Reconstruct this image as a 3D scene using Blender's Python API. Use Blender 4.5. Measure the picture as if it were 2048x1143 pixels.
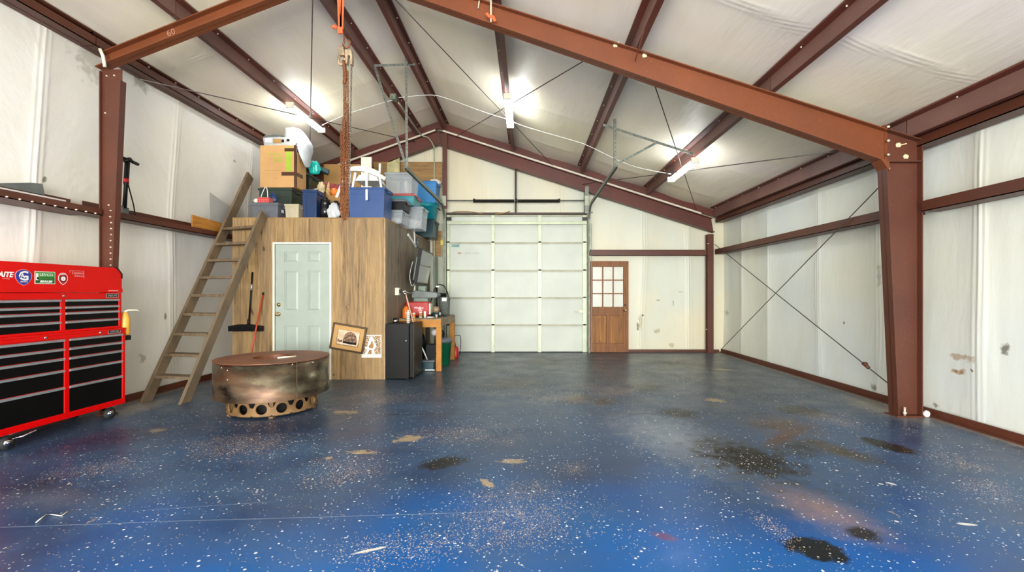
import bpy, bmesh, math, random
from mathutils import Vector, Matrix, noise

for o in list(bpy.data.objects): bpy.data.objects.remove(o)
SC = bpy.context.scene
C = SC.collection
R = math.radians
PI = math.pi

# ------------------------------------------------------------------ camera, sky, exposure
F = 910.0                      # focal length in pixels of the 2048 px wide frame
VX, VY, EYE = 1055.0, 586.0, 1.286
cam_d = bpy.data.cameras.new('camera')
cam_d.sensor_fit = 'HORIZONTAL'; cam_d.sensor_width = 36.0
cam_d.lens = 36.0 * F / 2048.0
cam_d.shift_x = (1024.0 - VX) / 2048.0
cam_d.shift_y = (VY - 571.5) / 2048.0
cam_d.clip_start = 0.05
cam = bpy.data.objects.new('camera', cam_d); C.objects.link(cam)
cam.location = (0, 0, EYE); cam.rotation_euler = (R(90), 0, 0)
SC.camera = cam

world = bpy.data.worlds.new('sky'); SC.world = world; world.use_nodes = True
bg = world.node_tree.nodes['Background']
bg.inputs['Color'].default_value = (0.92, 0.96, 1.0, 1); bg.inputs['Strength'].default_value = 5.0
SC.view_settings.view_transform = 'Standard'; SC.view_settings.look = 'None'
SC.view_settings.gamma = 1.0; SC.view_settings.use_curve_mapping = False
SC.view_settings.exposure = 0.80
LAMP = 22.0                    # emission of the fluorescent tubes

# daylight entering by the big open doorway behind the camera
ld = bpy.data.lights.new('daylight', 'AREA'); ld.shape = 'RECTANGLE'; ld.size = 6.4; ld.size_y = 2.9
ld.energy = 800; ld.color = (1.0, 0.975, 0.93)
lo = bpy.data.objects.new('daylight', ld); C.objects.link(lo)
lo.location = (-0.2, -5.3, 1.55); lo.rotation_euler = (R(112), 0, 0)      # sky light and the bounce off the concrete apron

def at(px, py, Y):
    """point of the place seen at a pixel, Y metres away"""
    return Vector(((px - VX) * Y / F, Y, EYE - (py - VY) * Y / F))
def fl(px, py):
    Y = EYE * F / (py - VY)
    return Vector(((px - VX) * Y / F, Y, 0))

# ------------------------------------------------------------------ node helpers
class NT:
    def __init__(s, name):
        s.m = bpy.data.materials.new(name); s.m.use_nodes = True
        s.t = s.m.node_tree; s.b = s.t.nodes['Principled BSDF']
        s.co = s.t.nodes.new('ShaderNodeTexCoord').outputs['Object']
    def n(s, typ, **kw):
        nd = s.t.nodes.new('ShaderNode' + typ)
        for k, v in kw.items(): setattr(nd, k, v)
        return nd
    def put(s, sock, v):
        if isinstance(v, bpy.types.NodeSocket): s.t.links.new(v, sock)
        elif isinstance(v, (tuple, list)) and len(v) == 3 and sock.type == 'RGBA': sock.default_value = (*v, 1)
        else: sock.default_value = v
    def noise(s, scale, detail=3, vec=None, rough=0.5, dist=0.0, stretch=None):
        v = vec or s.co
        if stretch:
            mp = s.n('Mapping'); s.put(mp.inputs[0], v); mp.inputs['Scale'].default_value = stretch; v = mp.outputs[0]
        nd = s.n('TexNoise'); s.put(nd.inputs['Vector'], v)
        nd.inputs['Scale'].default_value = scale; nd.inputs['Detail'].default_value = detail
        nd.inputs['Roughness'].default_value = rough; nd.inputs['Distortion'].default_value = dist
        return nd.outputs['Fac']
    def ramp(s, v, a, b, lo=0.0, hi=1.0):
        nd = s.n('MapRange'); s.put(nd.inputs[0], v)
        nd.inputs[1].default_value = a; nd.inputs[2].default_value = b
        nd.inputs[3].default_value = lo; nd.inputs[4].default_value = hi
        return nd.outputs[0]
    def math(s, op, a, b=0.0):
        nd = s.n('Math', operation=op); s.put(nd.inputs[0], a); s.put(nd.inputs[1], b); return nd.outputs[0]
    def mix(s, f, a, b, typ='MIX'):
        nd = s.n('Mix', data_type='RGBA', blend_type=typ)
        s.put(nd.inputs[0], f); s.put(nd.inputs[6], a); s.put(nd.inputs[7], b); return nd.outputs[2]
    def ellipse(s, cx, cy, rx, ry, ang=0, nz=None, amp=0.5, soft=0.35):
        mp = s.n('Mapping', vector_type='TEXTURE'); s.put(mp.inputs[0], s.co)
        mp.inputs['Location'].default_value = (cx, cy, 0); mp.inputs['Rotation'].default_value = (0, 0, ang)
        mp.inputs['Scale'].default_value = (rx, ry, 1000)
        ln = s.n('VectorMath', operation='LENGTH'); s.put(ln.inputs[0], mp.outputs[0])
        v = ln.outputs['Value']
        if nz is not None:
            v = s.math('ADD', v, s.math('MULTIPLY', s.math('SUBTRACT', nz, 0.5), amp * 2))
        return s.ramp(v, 1.0 - soft, 1.0 + soft * 0.3, 1.0, 0.0)
    def bump(s, h, strength=0.3, dist=0.01):
        nd = s.n('Bump'); nd.inputs['Strength'].default_value = strength; nd.inputs['Distance'].default_value = dist
        s.put(nd.inputs['Height'], h); s.t.links.new(nd.outputs[0], s.b.inputs['Normal'])
    def done(s, col, rough=0.5, metal=0.0):
        s.put(s.b.inputs['Base Color'], col); s.put(s.b.inputs['Roughness'], rough); s.put(s.b.inputs['Metallic'], metal)
        return s.m

def mat(name, col, rough=0.5, metal=0.0, var=0.12, scale=6.0, bump=0.0, bscale=60.0, **kw):
    t = NT(name)
    nz = t.noise(scale, 4)
    c2 = tuple(max(0, c * (1 - var * 2)) for c in col); c1 = tuple(min(1, c * (1 + var)) for c in col)
    c = t.mix(t.ramp(nz, 0.3, 0.7), c2, c1)
    if bump: t.bump(t.noise(bscale, 2), bump, 0.005)
    t.done(c, rough, metal)
    for k, v in kw.items(): t.b.inputs[k.replace('_', ' ')].default_value = v
    return t.m

def steel_mat(name, base, dark):
    t = NT(name)
    a = t.noise(1.3, 5); b = t.noise(45, 3)
    c = t.mix(t.ramp(a, 0.3, 0.7), dark, base)
    c = t.mix(t.ramp(b, 0.66, 0.74), c, tuple(x * 1.5 for x in base))
    w = t.noise(160, 1)
    c = t.mix(t.math('MULTIPLY', t.ramp(w, 0.76, 0.80), 0.55), c, (0.62, 0.45, 0.36))
    t.bump(b, 0.12, 0.004)
    return t.done(c, 0.48)
STEEL = steel_mat('oxide_primer_steel', (0.110, 0.031, 0.014), (0.072, 0.020, 0.010))
STEELO = steel_mat('oxide_primer_rafter', (0.200, 0.052, 0.013), (0.135, 0.035, 0.010))
STEELP = steel_mat('oxide_primer_purlin', (0.135, 0.031, 0.018), (0.085, 0.021, 0.014))

def insul_mat(name, ax, tint, yel, marks=()):
    t = NT(name)
    st = {'x': (1, 14, 0.35), 'y': (14, 1, 0.35), 'z': (2, 0.4, 2)}[ax]
    a = t.noise(0.55, 4); b = t.noise(2.0, 5, stretch=st)
    c = t.mix(t.ramp(a, 0.35, 0.68), tint, yel)
    c = t.mix(t.ramp(b, 0.48, 0.80, 0, 0.35), c, tuple(x * 0.78 for x in yel))
    d = t.noise(9.0, 6, rough=0.7)
    c = t.mix(t.ramp(d, 0.72, 0.84, 0, 0.45), c, (0.30, 0.26, 0.19))
    sp = t.noise(5.0, 2)
    for (p, r, col, k) in marks:
        mp = t.n('VectorMath', operation='SUBTRACT'); t.put(mp.inputs[0], t.co); mp.inputs[1].default_value = p
        dv = t.n('VectorMath', operation='DIVIDE'); t.put(dv.inputs[0], mp.outputs[0]); dv.inputs[1].default_value = r
        ln = t.n('VectorMath', operation='LENGTH'); t.put(ln.inputs[0], dv.outputs[0])
        v = t.math('ADD', ln.outputs['Value'], t.math('MULTIPLY', t.math('SUBTRACT', t.noise(14, 4), 0.5), 3.0))
        c = t.mix(t.ramp(v, 0.5, 1.1, k, 0), c, col)
    t.bump(t.noise(5.0, 3, stretch=st), 0.35, 0.02)
    m = t.done(c, 0.42)
    t.b.inputs['Specular IOR Level'].default_value = 0.4
    return m
RUST = (0.33, 0.17, 0.05); DIRT = (0.16, 0.15, 0.10)
def rw(px, py):            # right wall point from pixel
    Y = 4.28 * F / (px - VX); return (4.28, Y, EYE - (py - VY) * Y / F)
def lw(px, py):
    Y = 4.82 * F / (VX - px); return (-4.82, Y, EYE - (py - VY) * Y / F)
def bw(px, py): return tuple(at(px, py, 10.0))
INS_R = insul_mat('insulation_vinyl_right', 'y', (0.74, 0.79, 0.76), (0.80, 0.80, 0.66),
    [(rw(1915, 713), (0.3, 0.14, 0.035), RUST, 0.6), (rw(1905, 742), (0.3, 0.10, 0.03), RUST, 0.9), (rw(1938, 740), (0.3, 0.022, 0.022), (0.16, 0.08, 0.03), 1.0),
     (rw(2000, 696), (0.3, 0.04, 0.05), DIRT, 0.9), (rw(1745, 775), (0.3, 0.05, 0.05), DIRT, 0.8), (rw(1755, 550), (0.3, 0.04, 0.12), DIRT, 0.4),
     (rw(1680, 645), (0.3, 0.02, 0.02), DIRT, 1.0), (rw(1448, 625), (0.3, 0.1, 0.05), DIRT, 0.5), (rw(1862, 808), (0.3, 0.04, 0.03), DIRT, 0.8)])
INS_L = insul_mat('insulation_vinyl_left', 'y', (0.86, 0.85, 0.80), (0.88, 0.84, 0.70),
    [(lw(94, 360), (0.3, 0.03, 0.03), DIRT, 0.9), (lw(180, 130), (0.3, 0.25, 0.18), (0.42, 0.38, 0.28), 0.5), (lw(275, 165), (0.3, 0.12, 0.12), DIRT, 0.5),
     (lw(465, 322), (0.3, 0.03, 0.03), DIRT, 0.6), (lw(292, 715), (0.3, 0.05, 0.06), DIRT, 0.5), (lw(336, 631), (0.3, 0.02, 0.05), DIRT, 0.8)])
INS_B = insul_mat('insulation_vinyl_back', 'x', (0.68, 0.71, 0.60), (0.80, 0.73, 0.52),
    [(bw(1282, 645), (0.05, 0.3, 0.22), (0.42, 0.36, 0.16), 0.55), (bw(1276, 652), (0.02, 0.3, 0.10), DIRT, 0.9), (bw(1286, 630), (0.025, 0.3, 0.025), (0.04, 0.035, 0.03), 1.0),
     (bw(1315, 662), (0.07, 0.3, 0.06), (0.35, 0.33, 0.18), 0.7), (bw(1345, 690), (0.08, 0.3, 0.05), (0.40, 0.33, 0.14), 0.6), (bw(1317, 600), (0.05, 0.3, 0.02), DIRT, 0.6),
     (bw(1348, 607), (0.02, 0.3, 0.06), DIRT, 0.8), (bw(1362, 583), (0.05, 0.3, 0.02), DIRT, 0.4), (bw(1185, 424), (0.03, 0.3, 0.03), DIRT, 1.0)])
INS_C = insul_mat('insulation_vinyl_ceiling', 'z', (0.92, 0.82, 0.72), (0.95, 0.86, 0.62))

def wood_mat(name, cols, plank=0.0, ax=0, grain=(30, 30, 1.6), rough=0.6, knots=True, gs=1.0):
    t = NT(name)
    sep = t.n('SeparateXYZ'); t.put(sep.inputs[0], t.co)
    vec = t.co
    if plank:
        k = t.math('FLOOR', t.math('DIVIDE', t.math('ADD', sep.outputs[ax], sep.outputs[1 - ax] if ax < 2 else 0.0), plank))
        wn = t.n('TexWhiteNoise', noise_dimensions='1D'); t.put(wn.inputs['W'], k)
        cb = t.n('CombineXYZ'); t.put(cb.inputs[0], sep.outputs[0]); t.put(cb.inputs[1], sep.outputs[1])
        t.put(cb.inputs[2], t.math('ADD', sep.outputs[2], t.math('MULTIPLY', wn.outputs[0], 9.0)))
        vec = cb.outputs[0]
    g = t.noise(gs, 6, vec, 0.65, 0.6, stretch=grain)
    g2 = t.noise(gs * 0.35, 3, vec, 0.5, 0.3, stretch=grain)
    c = t.mix(t.ramp(g, 0.36, 0.62), cols[0], cols[1])
    c = t.mix(t.ramp(g2, 0.45, 0.72, 0, 0.8), c, cols[2])
    if plank:
        c = t.mix(t.math('MULTIPLY', wn.outputs[0], 0.45), c, cols[3])
    if knots:
        mp = t.n('Mapping'); t.put(mp.inputs[0], vec); mp.inputs['Scale'].default_value = (6, 6, 3.0)
        vo = t.n('TexVoronoi'); t.put(vo.inputs[0], mp.outputs[0]); vo.inputs['Scale'].default_value = 0.9
        kd = t.math('ADD', vo.outputs['Distance'], t.math('MULTIPLY', t.math('SUBTRACT', g, 0.5), 0.25))
        c = t.mix(t.ramp(kd, 0.05, 0.13, 0.85, 0), c, tuple(x * 0.35 for x in cols[0])); c = t.mix(t.math('MULTIPLY', t.ramp(t.math('ABSOLUTE', t.math('SUBTRACT', kd, 0.20)), 0.0, 0.03, 1, 0), 0.45), c, cols[0])
    t.bump(g, 0.25, 0.004)
    return t.done(c, rough)
PANEL = wood_mat('weathered_wood_panelling', [(0.12, 0.070, 0.030), (0.42, 0.265, 0.11), (0.17, 0.12, 0.07), (0.50, 0.325, 0.13)], plank=0.105, grain=(26, 26, 1.7))
PANEL_SHADED = wood_mat('shade_greyed_panelling', [(0.070, 0.055, 0.038), (0.26, 0.205, 0.14), (0.13, 0.105, 0.080), (0.30, 0.235, 0.155)], plank=0.105, grain=(26, 26, 1.7))  # same panelling, with the side wall's shade and cool cast in its colours
LADDER = wood_mat('ladder_wood', [(0.115, 0.080, 0.045), (0.205, 0.145, 0.083), (0.155, 0.115, 0.070)], knots=False, grain=(20, 3, 3))
DOORWOOD = wood_mat('stained_door_wood', [(0.13, 0.047, 0.013), (0.30, 0.115, 0.03), (0.20, 0.078, 0.022)], knots=False, grain=(40, 40, 2))
DOORPANEL = wood_mat('amber_door_panel', [(0.14, 0.050, 0.012), (0.38, 0.16, 0.03), (0.24, 0.095, 0.02)], knots=False, grain=(26, 26, 1.2))
BENCH = wood_mat('bench_pine', [(0.36, 0.13, 0.012), (0.56, 0.235, 0.025), (0.46, 0.19, 0.022)], knots=True, grain=(6, 6, 6))
BENCHTOP = wood_mat('worn_bench_top', [(0.15, 0.10, 0.05), (0.36, 0.27, 0.14), (0.25, 0.19, 0.11)], knots=False, grain=(12, 3, 12))
PLY = wood_mat('old_plywood', [(0.20, 0.105, 0.03), (0.38, 0.22, 0.075), (0.26, 0.15, 0.05)], knots=False, grain=(2, 2, 18))
BOARD = wood_mat('orange_pine_board', [(0.36, 0.14, 0.02), (0.55, 0.24, 0.04), (0.42, 0.19, 0.03)], knots=False, grain=(3, 3, 20))

RED = mat('red_enamel', (0.62, 0.0, 0.0), 0.33, var=0.03, Specular_IOR_Level=0.3)
BLACKD = mat('black_drawer_enamel', (0.003, 0.003, 0.003), 0.45, var=0.1, Specular_IOR_Level=0.12)
ALU = mat('brushed_aluminium', (0.50, 0.53, 0.56), 0.35, 0.6, var=0.05)
CHROME = mat('chrome', (0.75, 0.75, 0.76), 0.15, 1.0, var=0.03)
BRASS = mat('brass', (0.72, 0.55, 0.25), 0.25, 1.0, var=0.05)
GALV = mat('galvanised_steel', (0.42, 0.46, 0.33), 0.42, 0.3, var=0.07, scale=9)
GALVD = mat('dull_galvanised_angle', (0.22, 0.24, 0.20), 0.5, 0.45, var=0.15, scale=14)
DARKM = mat('dark_oiled_steel', (0.025, 0.02, 0.015), 0.4, 0.5)
WIRE = mat('brace_cable', (0.09, 0.075, 0.065), 0.45, 0.5)
BLACKP = mat('black_plastic', (0.007, 0.007, 0.007), 0.42, bump=0.05, Specular_IOR_Level=0.2)
BLACKG = mat('black_gloss', (0.008, 0.008, 0.009), 0.08, var=0.02)
RUBBER = mat('rubber', (0.02, 0.02, 0.02), 0.7)
WHITEP = mat('white_plastic', (0.80, 0.80, 0.76), 0.35, var=0.04)
WHITEM = mat('white_enamel_metal', (0.80, 0.80, 0.78), 0.35, var=0.03)
DOORWHITE = mat('painted_door', (0.38, 0.44, 0.385), 0.42, var=0.03)
TRIMW = mat('cream_trim_paint', (0.83, 0.82, 0.68), 0.45, var=0.04)
CREAM = mat('cream_plastic', (0.76, 0.73, 0.58), 0.5, var=0.08)
CARD = mat('cardboard', (0.60, 0.345, 0.135), 0.8, var=0.05, scale=3)
CARDD = mat('aged_cardboard', (0.40, 0.22, 0.07), 0.8, var=0.08, scale=3)
TAPE = mat('brown_packing_tape', (0.085, 0.035, 0.018), 0.25, var=0.1)
GREENI = mat('lime_green_ink', (0.36, 0.52, 0.04), 0.8, var=0.08)
NAVY = mat('navy_plastic', (0.006, 0.035, 0.12), 0.35)
BLUE = mat('royal_blue_plastic', (0.020, 0.072, 0.235), 0.42, var=0.05)
SKYB = mat('bright_blue_plastic', (0.025, 0.22, 0.52), 0.32, var=0.06)
TEAL = mat('teal_plastic', (0.008, 0.24, 0.30), 0.32, var=0.06)
DTEAL = mat('dark_teal_plastic', (0.004, 0.038, 0.048), 0.35)
GREYP = mat('slate_grey_plastic', (0.115, 0.125, 0.145), 0.42, var=0.06)
DGREEN = mat('dark_green_plastic', (0.022, 0.040, 0.030), 0.3)
BIN = mat('green_bin_plastic', (0.006, 0.155, 0.065), 0.38)
BEIGE = mat('beige_plastic', (0.50, 0.44, 0.30), 0.45, var=0.05)
TAN = mat('tan_primed_steel', (0.235, 0.130, 0.048), 0.6, 0.1, var=0.18, scale=9)
ORANGE = mat('orange_webbing', (0.85, 0.13, 0.035), 0.65, var=0.08, scale=30)
ORANGEP = mat('orange_plastic', (0.80, 0.20, 0.02), 0.35)
REDP = mat('red_plastic', (0.50, 0.012, 0.012), 0.35)
YELLOW = mat('yellow_plastic', (0.80, 0.42, 0.06), 0.4)
PINKISH = mat('red_and_pink_card', (0.72, 0.13, 0.12), 0.5)
PURPLE = mat('purple_cloth', (0.05, 0.02, 0.09), 0.8)
CLOTH = mat('white_cloth', (0.82, 0.78, 0.72), 0.85, var=0.05, bump=0.3, bscale=20)
BAGW = mat('thin_white_bag', (0.62, 0.66, 0.68), 0.35, var=0.06, bump=0.4, bscale=25)
GREYM = mat('grey_painted_metal', (0.16, 0.18, 0.17), 0.45, 0.3)
GREENG = mat('grey_green_metal', (0.17, 0.23, 0.18), 0.4, 0.2)
ROPE = mat('cream_rope', (0.66, 0.58, 0.40), 0.8)
WIREW = mat('white_sheathed_cable', (0.80, 0.80, 0.74), 0.5)
BOLT = mat('worn_bolt_head', (0.72, 0.60, 0.47), 0.4, 0.4)
GLUE = mat('cream_foam_blob', (0.78, 0.68, 0.40), 0.7)
PAPER = mat('paper_white', (0.80, 0.80, 0.76), 0.7, var=0.03)
STBLUE = mat('sticker_blue', (0.03, 0.03, 0.28), 0.35)
STGREEN = mat('sticker_green', (0.08, 0.32, 0.05), 0.4)
STDG = mat('sticker_dark_green', (0.01, 0.09, 0.02), 0.4)
STPINK = mat('sticker_pink', (0.82, 0.36, 0.34), 0.5)
INK = mat('grey_ink', (0.30, 0.28, 0.26), 0.7)
INKR = mat('red_ink', (0.45, 0.18, 0.14), 0.7)
BROOMR = mat('red_broom_handle', (0.48, 0.06, 0.02), 0.4)
CONC = mat('pale_bare_concrete', (0.46, 0.43, 0.36), 0.85, var=0.12, scale=9, bump=0.2)

def clear_mat(name, col, alpha):
    t = NT(name)
    t.b.inputs['Alpha'].default_value = alpha
    return t.done(t.mix(t.ramp(t.noise(3, 2), 0.3, 0.7), col, tuple(c * 0.9 for c in col)), 0.22)
CLEAR = clear_mat('clear_plastic', (0.60, 0.66, 0.70), 0.30)
CLEARL = clear_mat('clear_plastic_lid', (0.42, 0.48, 0.52), 0.6)
SHEET = clear_mat('smoky_acrylic_sheet', (0.55, 0.53, 0.49), 0.75)
LITE = clear_mat('frosted_pane', (0.74, 0.75, 0.66), 0.93)

t = NT('lamp_tube'); t.b.inputs['Emission Color'].default_value = (0.90, 0.96, 1.0, 1)
t.b.inputs['Emission Strength'].default_value = LAMP; TUBE = t.done((0.9, 0.9, 0.9), 0.3)

# hazy polished steel with rust, for the fire pit wall
t = NT('scorched_steel')
a = t.noise(2.2, 5, rough=0.6, stretch=(1, 1, 2.0)); b = t.noise(4.0, 4, rough=0.5, stretch=(1, 1, 2.5)); sz = t.n('SeparateXYZ'); t.put(sz.inputs[0], t.co)
hz = t.ramp(sz.outputs[2], 0.50, 0.20)
rustm = t.ramp(t.math('ADD', a, t.math('MULTIPLY', hz, 0.12)), 0.50, 0.66)
c = t.mix(t.ramp(b, 0.35, 0.65), (0.075, 0.062, 0.042), (0.20, 0.175, 0.12))
c = t.mix(t.math('MULTIPLY', rustm, 0.8), c, t.mix(t.ramp(b, 0.4, 0.6), (0.075, 0.028, 0.012), (0.13, 0.062, 0.027)))
t.bump(b, 0.08, 0.004)
SCORCH = t.done(c, t.ramp(rustm, 0, 1, 0.26, 0.42), t.ramp(rustm, 0, 1, 0.95, 0.5))
t = NT('rusted_plate')
a = t.noise(3, 6, rough=0.6); b = t.noise(30, 3)
c = t.mix(t.ramp(a, 0.35, 0.65), (0.13, 0.040, 0.018), (0.25, 0.095, 0.042))
c = t.mix(t.ramp(b, 0.6, 0.7, 0, 0.4), c, (0.09, 0.03, 0.015))
RUSTP = t.done(c, 0.55, 0.15)
CHAINR = mat('rusty_chain_steel', (0.26, 0.095, 0.035), 0.5, 0.5, var=0.3, scale=60)
CHAING = mat('grey_chain_steel', (0.20, 0.17, 0.14), 0.4, 0.7, var=0.2, scale=60)
HOISTM = mat('worn_hoist_casting', (0.42, 0.32, 0.20), 0.5, 0.3, var=0.25, scale=20)

# old sepia photograph and leaf print, as plain patterns
t = NT('sepia_print'); SEPIA = t.done(t.mix(t.ramp(t.noise(9, 4), 0.35, 0.65), (0.50, 0.36, 0.22), (0.78, 0.64, 0.46)), 0.5)
t = NT('sepia_dark'); SEPIAD = t.done(t.mix(t.ramp(t.noise(40, 4), 0.40, 0.60), (0.045, 0.025, 0.014), (0.34, 0.19, 0.10)), 0.5)
t = NT('leaf_pattern_print')
v = t.n('TexVoronoi'); t.put(v.inputs[0], t.co); v.inputs['Scale'].default_value = 120
wn = t.n('TexWhiteNoise', noise_dimensions='3D'); t.put(wn.inputs[0], v.outputs['Position'])
c = t.mix(t.ramp(wn.outputs[0], 0.3, 0.35), (0.70, 0.63, 0.5), t.mix(t.ramp(wn.outputs[0], 0.65, 0.7), (0.09, 0.06, 0.04), (0.52, 0.25, 0.06)))
LEAFP = t.done(c, 0.6)
MATB = mat('tan_picture_mat', (0.52, 0.30, 0.10), 0.7, var=0.04)
FRAMEM = mat('dark_bronze_frame', (0.085, 0.055, 0.025), 0.35, 0.3)

# ------------------------------------------------------------------ painted floor
t = NT('worn_blue_floor_paint')
n1 = t.noise(0.55, 5, rough=0.6); n2 = t.noise(2.2, 6, rough=0.65); n3 = t.noise(9, 5, rough=0.7); n5 = t.noise(22, 6, rough=0.75, stretch=(0.5, 1, 1)); n4 = t.noise(1.1, 5, rough=0.7, stretch=(0.5, 1.6, 1))
ns = t.noise(0.8, 2); ns2 = t.noise(0.45, 3, rough=0.55)
c = t.mix(t.ramp(n1, 0.33, 0.66), (0.000, 0.080, 0.33), (0.006, 0.088, 0.27))
sp = t.n('SeparateXYZ'); t.put(sp.inputs[0], t.co)
yw = t.math('ADD', sp.outputs[1], t.math('MULTIPLY', t.math('SUBTRACT', ns, 0.5), 4.0))
xw = t.math('ABSOLUTE', t.math('SUBTRACT', sp.outputs[0], 0.4))
yw = t.math('ADD', yw, t.math('MULTIPLY', t.ramp(xw, 0.8, 3.5), 0.9))
worn = t.ramp(yw, 2.0, 3.3, 0.0, 0.92)                  # paint turns duller with distance and toward the sides
dull = t.mix(t.ramp(n2, 0.36, 0.66), (0.018, 0.048, 0.112), (0.044, 0.098, 0.185))
dull = t.mix(t.ramp(ns2, 0.42, 0.62, 0, 0.6), dull, (0.020, 0.024, 0.055))
c = t.mix(worn, c, dull)
c = t.mix(t.ramp(n4, 0.52, 0.72, 0, 0.5), c, (0.050, 0.095, 0.17))
far = t.ramp(yw, 4.2, 7.2, 0, 0.85)
c = t.mix(far, c, t.mix(t.ramp(n4, 0.40, 0.66), (0.042, 0.062, 0.080), (0.080, 0.100, 0.116)))
def stain_or_shade(c, p, q, w, col, k, amp=0.55, soft=0.4, nz=None):
    p = fl(*p); q = fl(*q); d = q - p; L = d.length / 2
    m = t.ellipse((p.x + q.x) / 2, (p.y + q.y) / 2, L, w, math.atan2(d.y, d.x), n3 if nz is None else nz, amp, soft)
    return t.mix(t.math('MULTIPLY', m, k), c, col)
K = (0.012, 0.013, 0.014); BR = (0.11, 0.060, 0.025); GR = (0.24, 0.27, 0.32); TN = (0.40, 0.30, 0.17); OL = (0.06, 0.045, 0.02)
c = stain_or_shade(c, (1250, 825), (1530, 960), 0.42, (0.20, 0.24, 0.30), 0.95, 1.0, 0.9)
c = stain_or_shade(c, (1540, 965), (1770, 1085), 0.20, (0.21, 0.15, 0.16), 0.9, 0.7, 0.9)
c = stain_or_shade(c, (1400, 868), (1590, 975), 0.36, (0.004, 0.004, 0.003), 1.0, 1.6, 0.8)
c = stain_or_shade(c, (1470, 890), (1570, 955), 0.26, (0.002, 0.002, 0.002), 1.0, 1.2, 0.6)
c = stain_or_shade(c, (1560, 912), (1640, 880), 0.20, (0.010, 0.012, 0.014), 0.9, 1.3, 0.8)
c = stain_or_shade(c, (1490, 838), (1650, 864), 0.36, (0.085, 0.045, 0.018), 0.9, 0.9, 0.9)
c = stain_or_shade(c, (1530, 895), (1605, 852), 0.09, (0.075, 0.028, 0.010), 0.9, 0.7, 0.6)
c = stain_or_shade(c, (1590, 872), (1775, 932), 0.15, (0.045, 0.032, 0.014), 0.95, 0.8, 0.7)
c = stain_or_shade(c, (1718, 874), (1836, 909), 0.12, (0.004, 0.004, 0.004), 1.0, 0.8, 0.25)
c = stain_or_shade(c, (1316, 825), (1396, 826), 0.22, (0.006, 0.006, 0.006), 0.9, 0.8, 0.5)
c = stain_or_shade(c, (1546, 812), (1662, 831), 0.24, (0.008, 0.005, 0.002), 1.0, 0.8, 0.5)
c = stain_or_shade(c, (1184, 801), (1230, 804), 0.20, (0.010, 0.008, 0.006), 0.9, 0.8, 0.6)
c = stain_or_shade(c, (1125, 794), (1185, 800), 0.30, (0.06, 0.033, 0.014), 0.8, 0.8, 0.8)
c = stain_or_shade(c, (1562, 1080), (1702, 1114), 0.12, (0.001, 0.004, 0.008), 1.0, 0.7, 0.2)
c = stain_or_shade(c, (1686, 1058), (1772, 1076), 0.085, (0.012, 0.010, 0.009), 0.95, 0.9, 0.4)
c = stain_or_shade(c, (1300, 1065), (1358, 1080), 0.04, (0.12, 0.045, 0.11), 0.8, 0.5, 0.4)
c = stain_or_shade(c, (835, 937), (932, 914), 0.13, (0.006, 0.006, 0.007), 0.95, 1.0, 0.4)
c = stain_or_shade(c, (970, 760), (1085, 770), 0.6, (0.030, 0.024, 0.015), 0.85, 1.0, 0.8)
c = stain_or_shade(c, (1050, 720), (1155, 722), 0.7, (0.020, 0.018, 0.012), 0.8, 1.0, 0.9)
c = stain_or_shade(c, (1290, 722), (1405, 728), 0.5, (0.022, 0.018, 0.012), 0.75, 1.0, 0.9)
c = stain_or_shade(c, (1262, 769), (1335, 776), 0.45, (0.022, 0.016, 0.008), 0.85, 1.0, 0.9)
c = stain_or_shade(c, (-40, 960), (200, 1000), 0.22, (0.020, 0.024, 0.045), 0.8, 1.0, 0.9)
c = stain_or_shade(c, (20, 985), (190, 1010), 0.15, (0.11, 0.14, 0.20), 0.6, 1.2, 0.9)
c = stain_or_shade(c, (430, 860), (660, 850), 0.45, (0.012, 0.020, 0.055), 0.75, 0.8, 0.8)  # navy shade painted on the floor in front of the fire pit
c = stain_or_shade(c, (100, 900), (330, 850), 0.35, (0.018, 0.016, 0.050), 0.75, 0.8, 0.8)  # shade painted on the floor along the tool chest
for (p, q, w, k) in [((790, 880), (845, 873), 0.05, 0.9), ((700, 903), (748, 903), 0.025, 0.9), ((650, 916), (664, 914), 0.02, 0.8), ((965, 957), (985, 975), 0.02, 0.8),
        ((1000, 920), (1050, 924), 0.03, 0.7), ((670, 822), (710, 825), 0.04, 0.7), ((300, 862), (330, 858), 0.05, 0.5), ((1410, 797), (1450, 803), 0.05, 0.8), ((1425, 737), (1470, 740), 0.05, 0.7)]:
    c = stain_or_shade(c, p, q, w * 1.8, TN, k, 2.2, 0.25, n5)
for (p, q, w) in [((1912, 1046), (1956, 1049), 0.016), ((1770, 963), (1796, 970), 0.018), ((1768, 968), (1756, 966), 0.012), ((700, 1108), (775, 1092), 0.012)]:
    c = stain_or_shade(c, p, q, w, (0.62, 0.62, 0.58), 0.95, 0.5, 0.2)
# bare grey margin under the walls
edge = t.math('ADD', t.math('ABSOLUTE', t.math('ADD', sp.outputs[0], 0.27)), t.math('MULTIPLY', t.math('SUBTRACT', n3, 0.5), 0.22))
c = t.mix(t.ramp(edge, 4.33, 4.45, 0, 0.85), c, t.mix(t.ramp(n3, 0.35, 0.65), (0.20, 0.18, 0.145), (0.34, 0.31, 0.25)))
for (p, q) in [((1690, 790), (1860, 850)), ((210, 835), (330, 795))]:
    c = stain_or_shade(c, p, q, 0.25, (0.24, 0.22, 0.18), 0.8, 0.8, 0.6)
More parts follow.
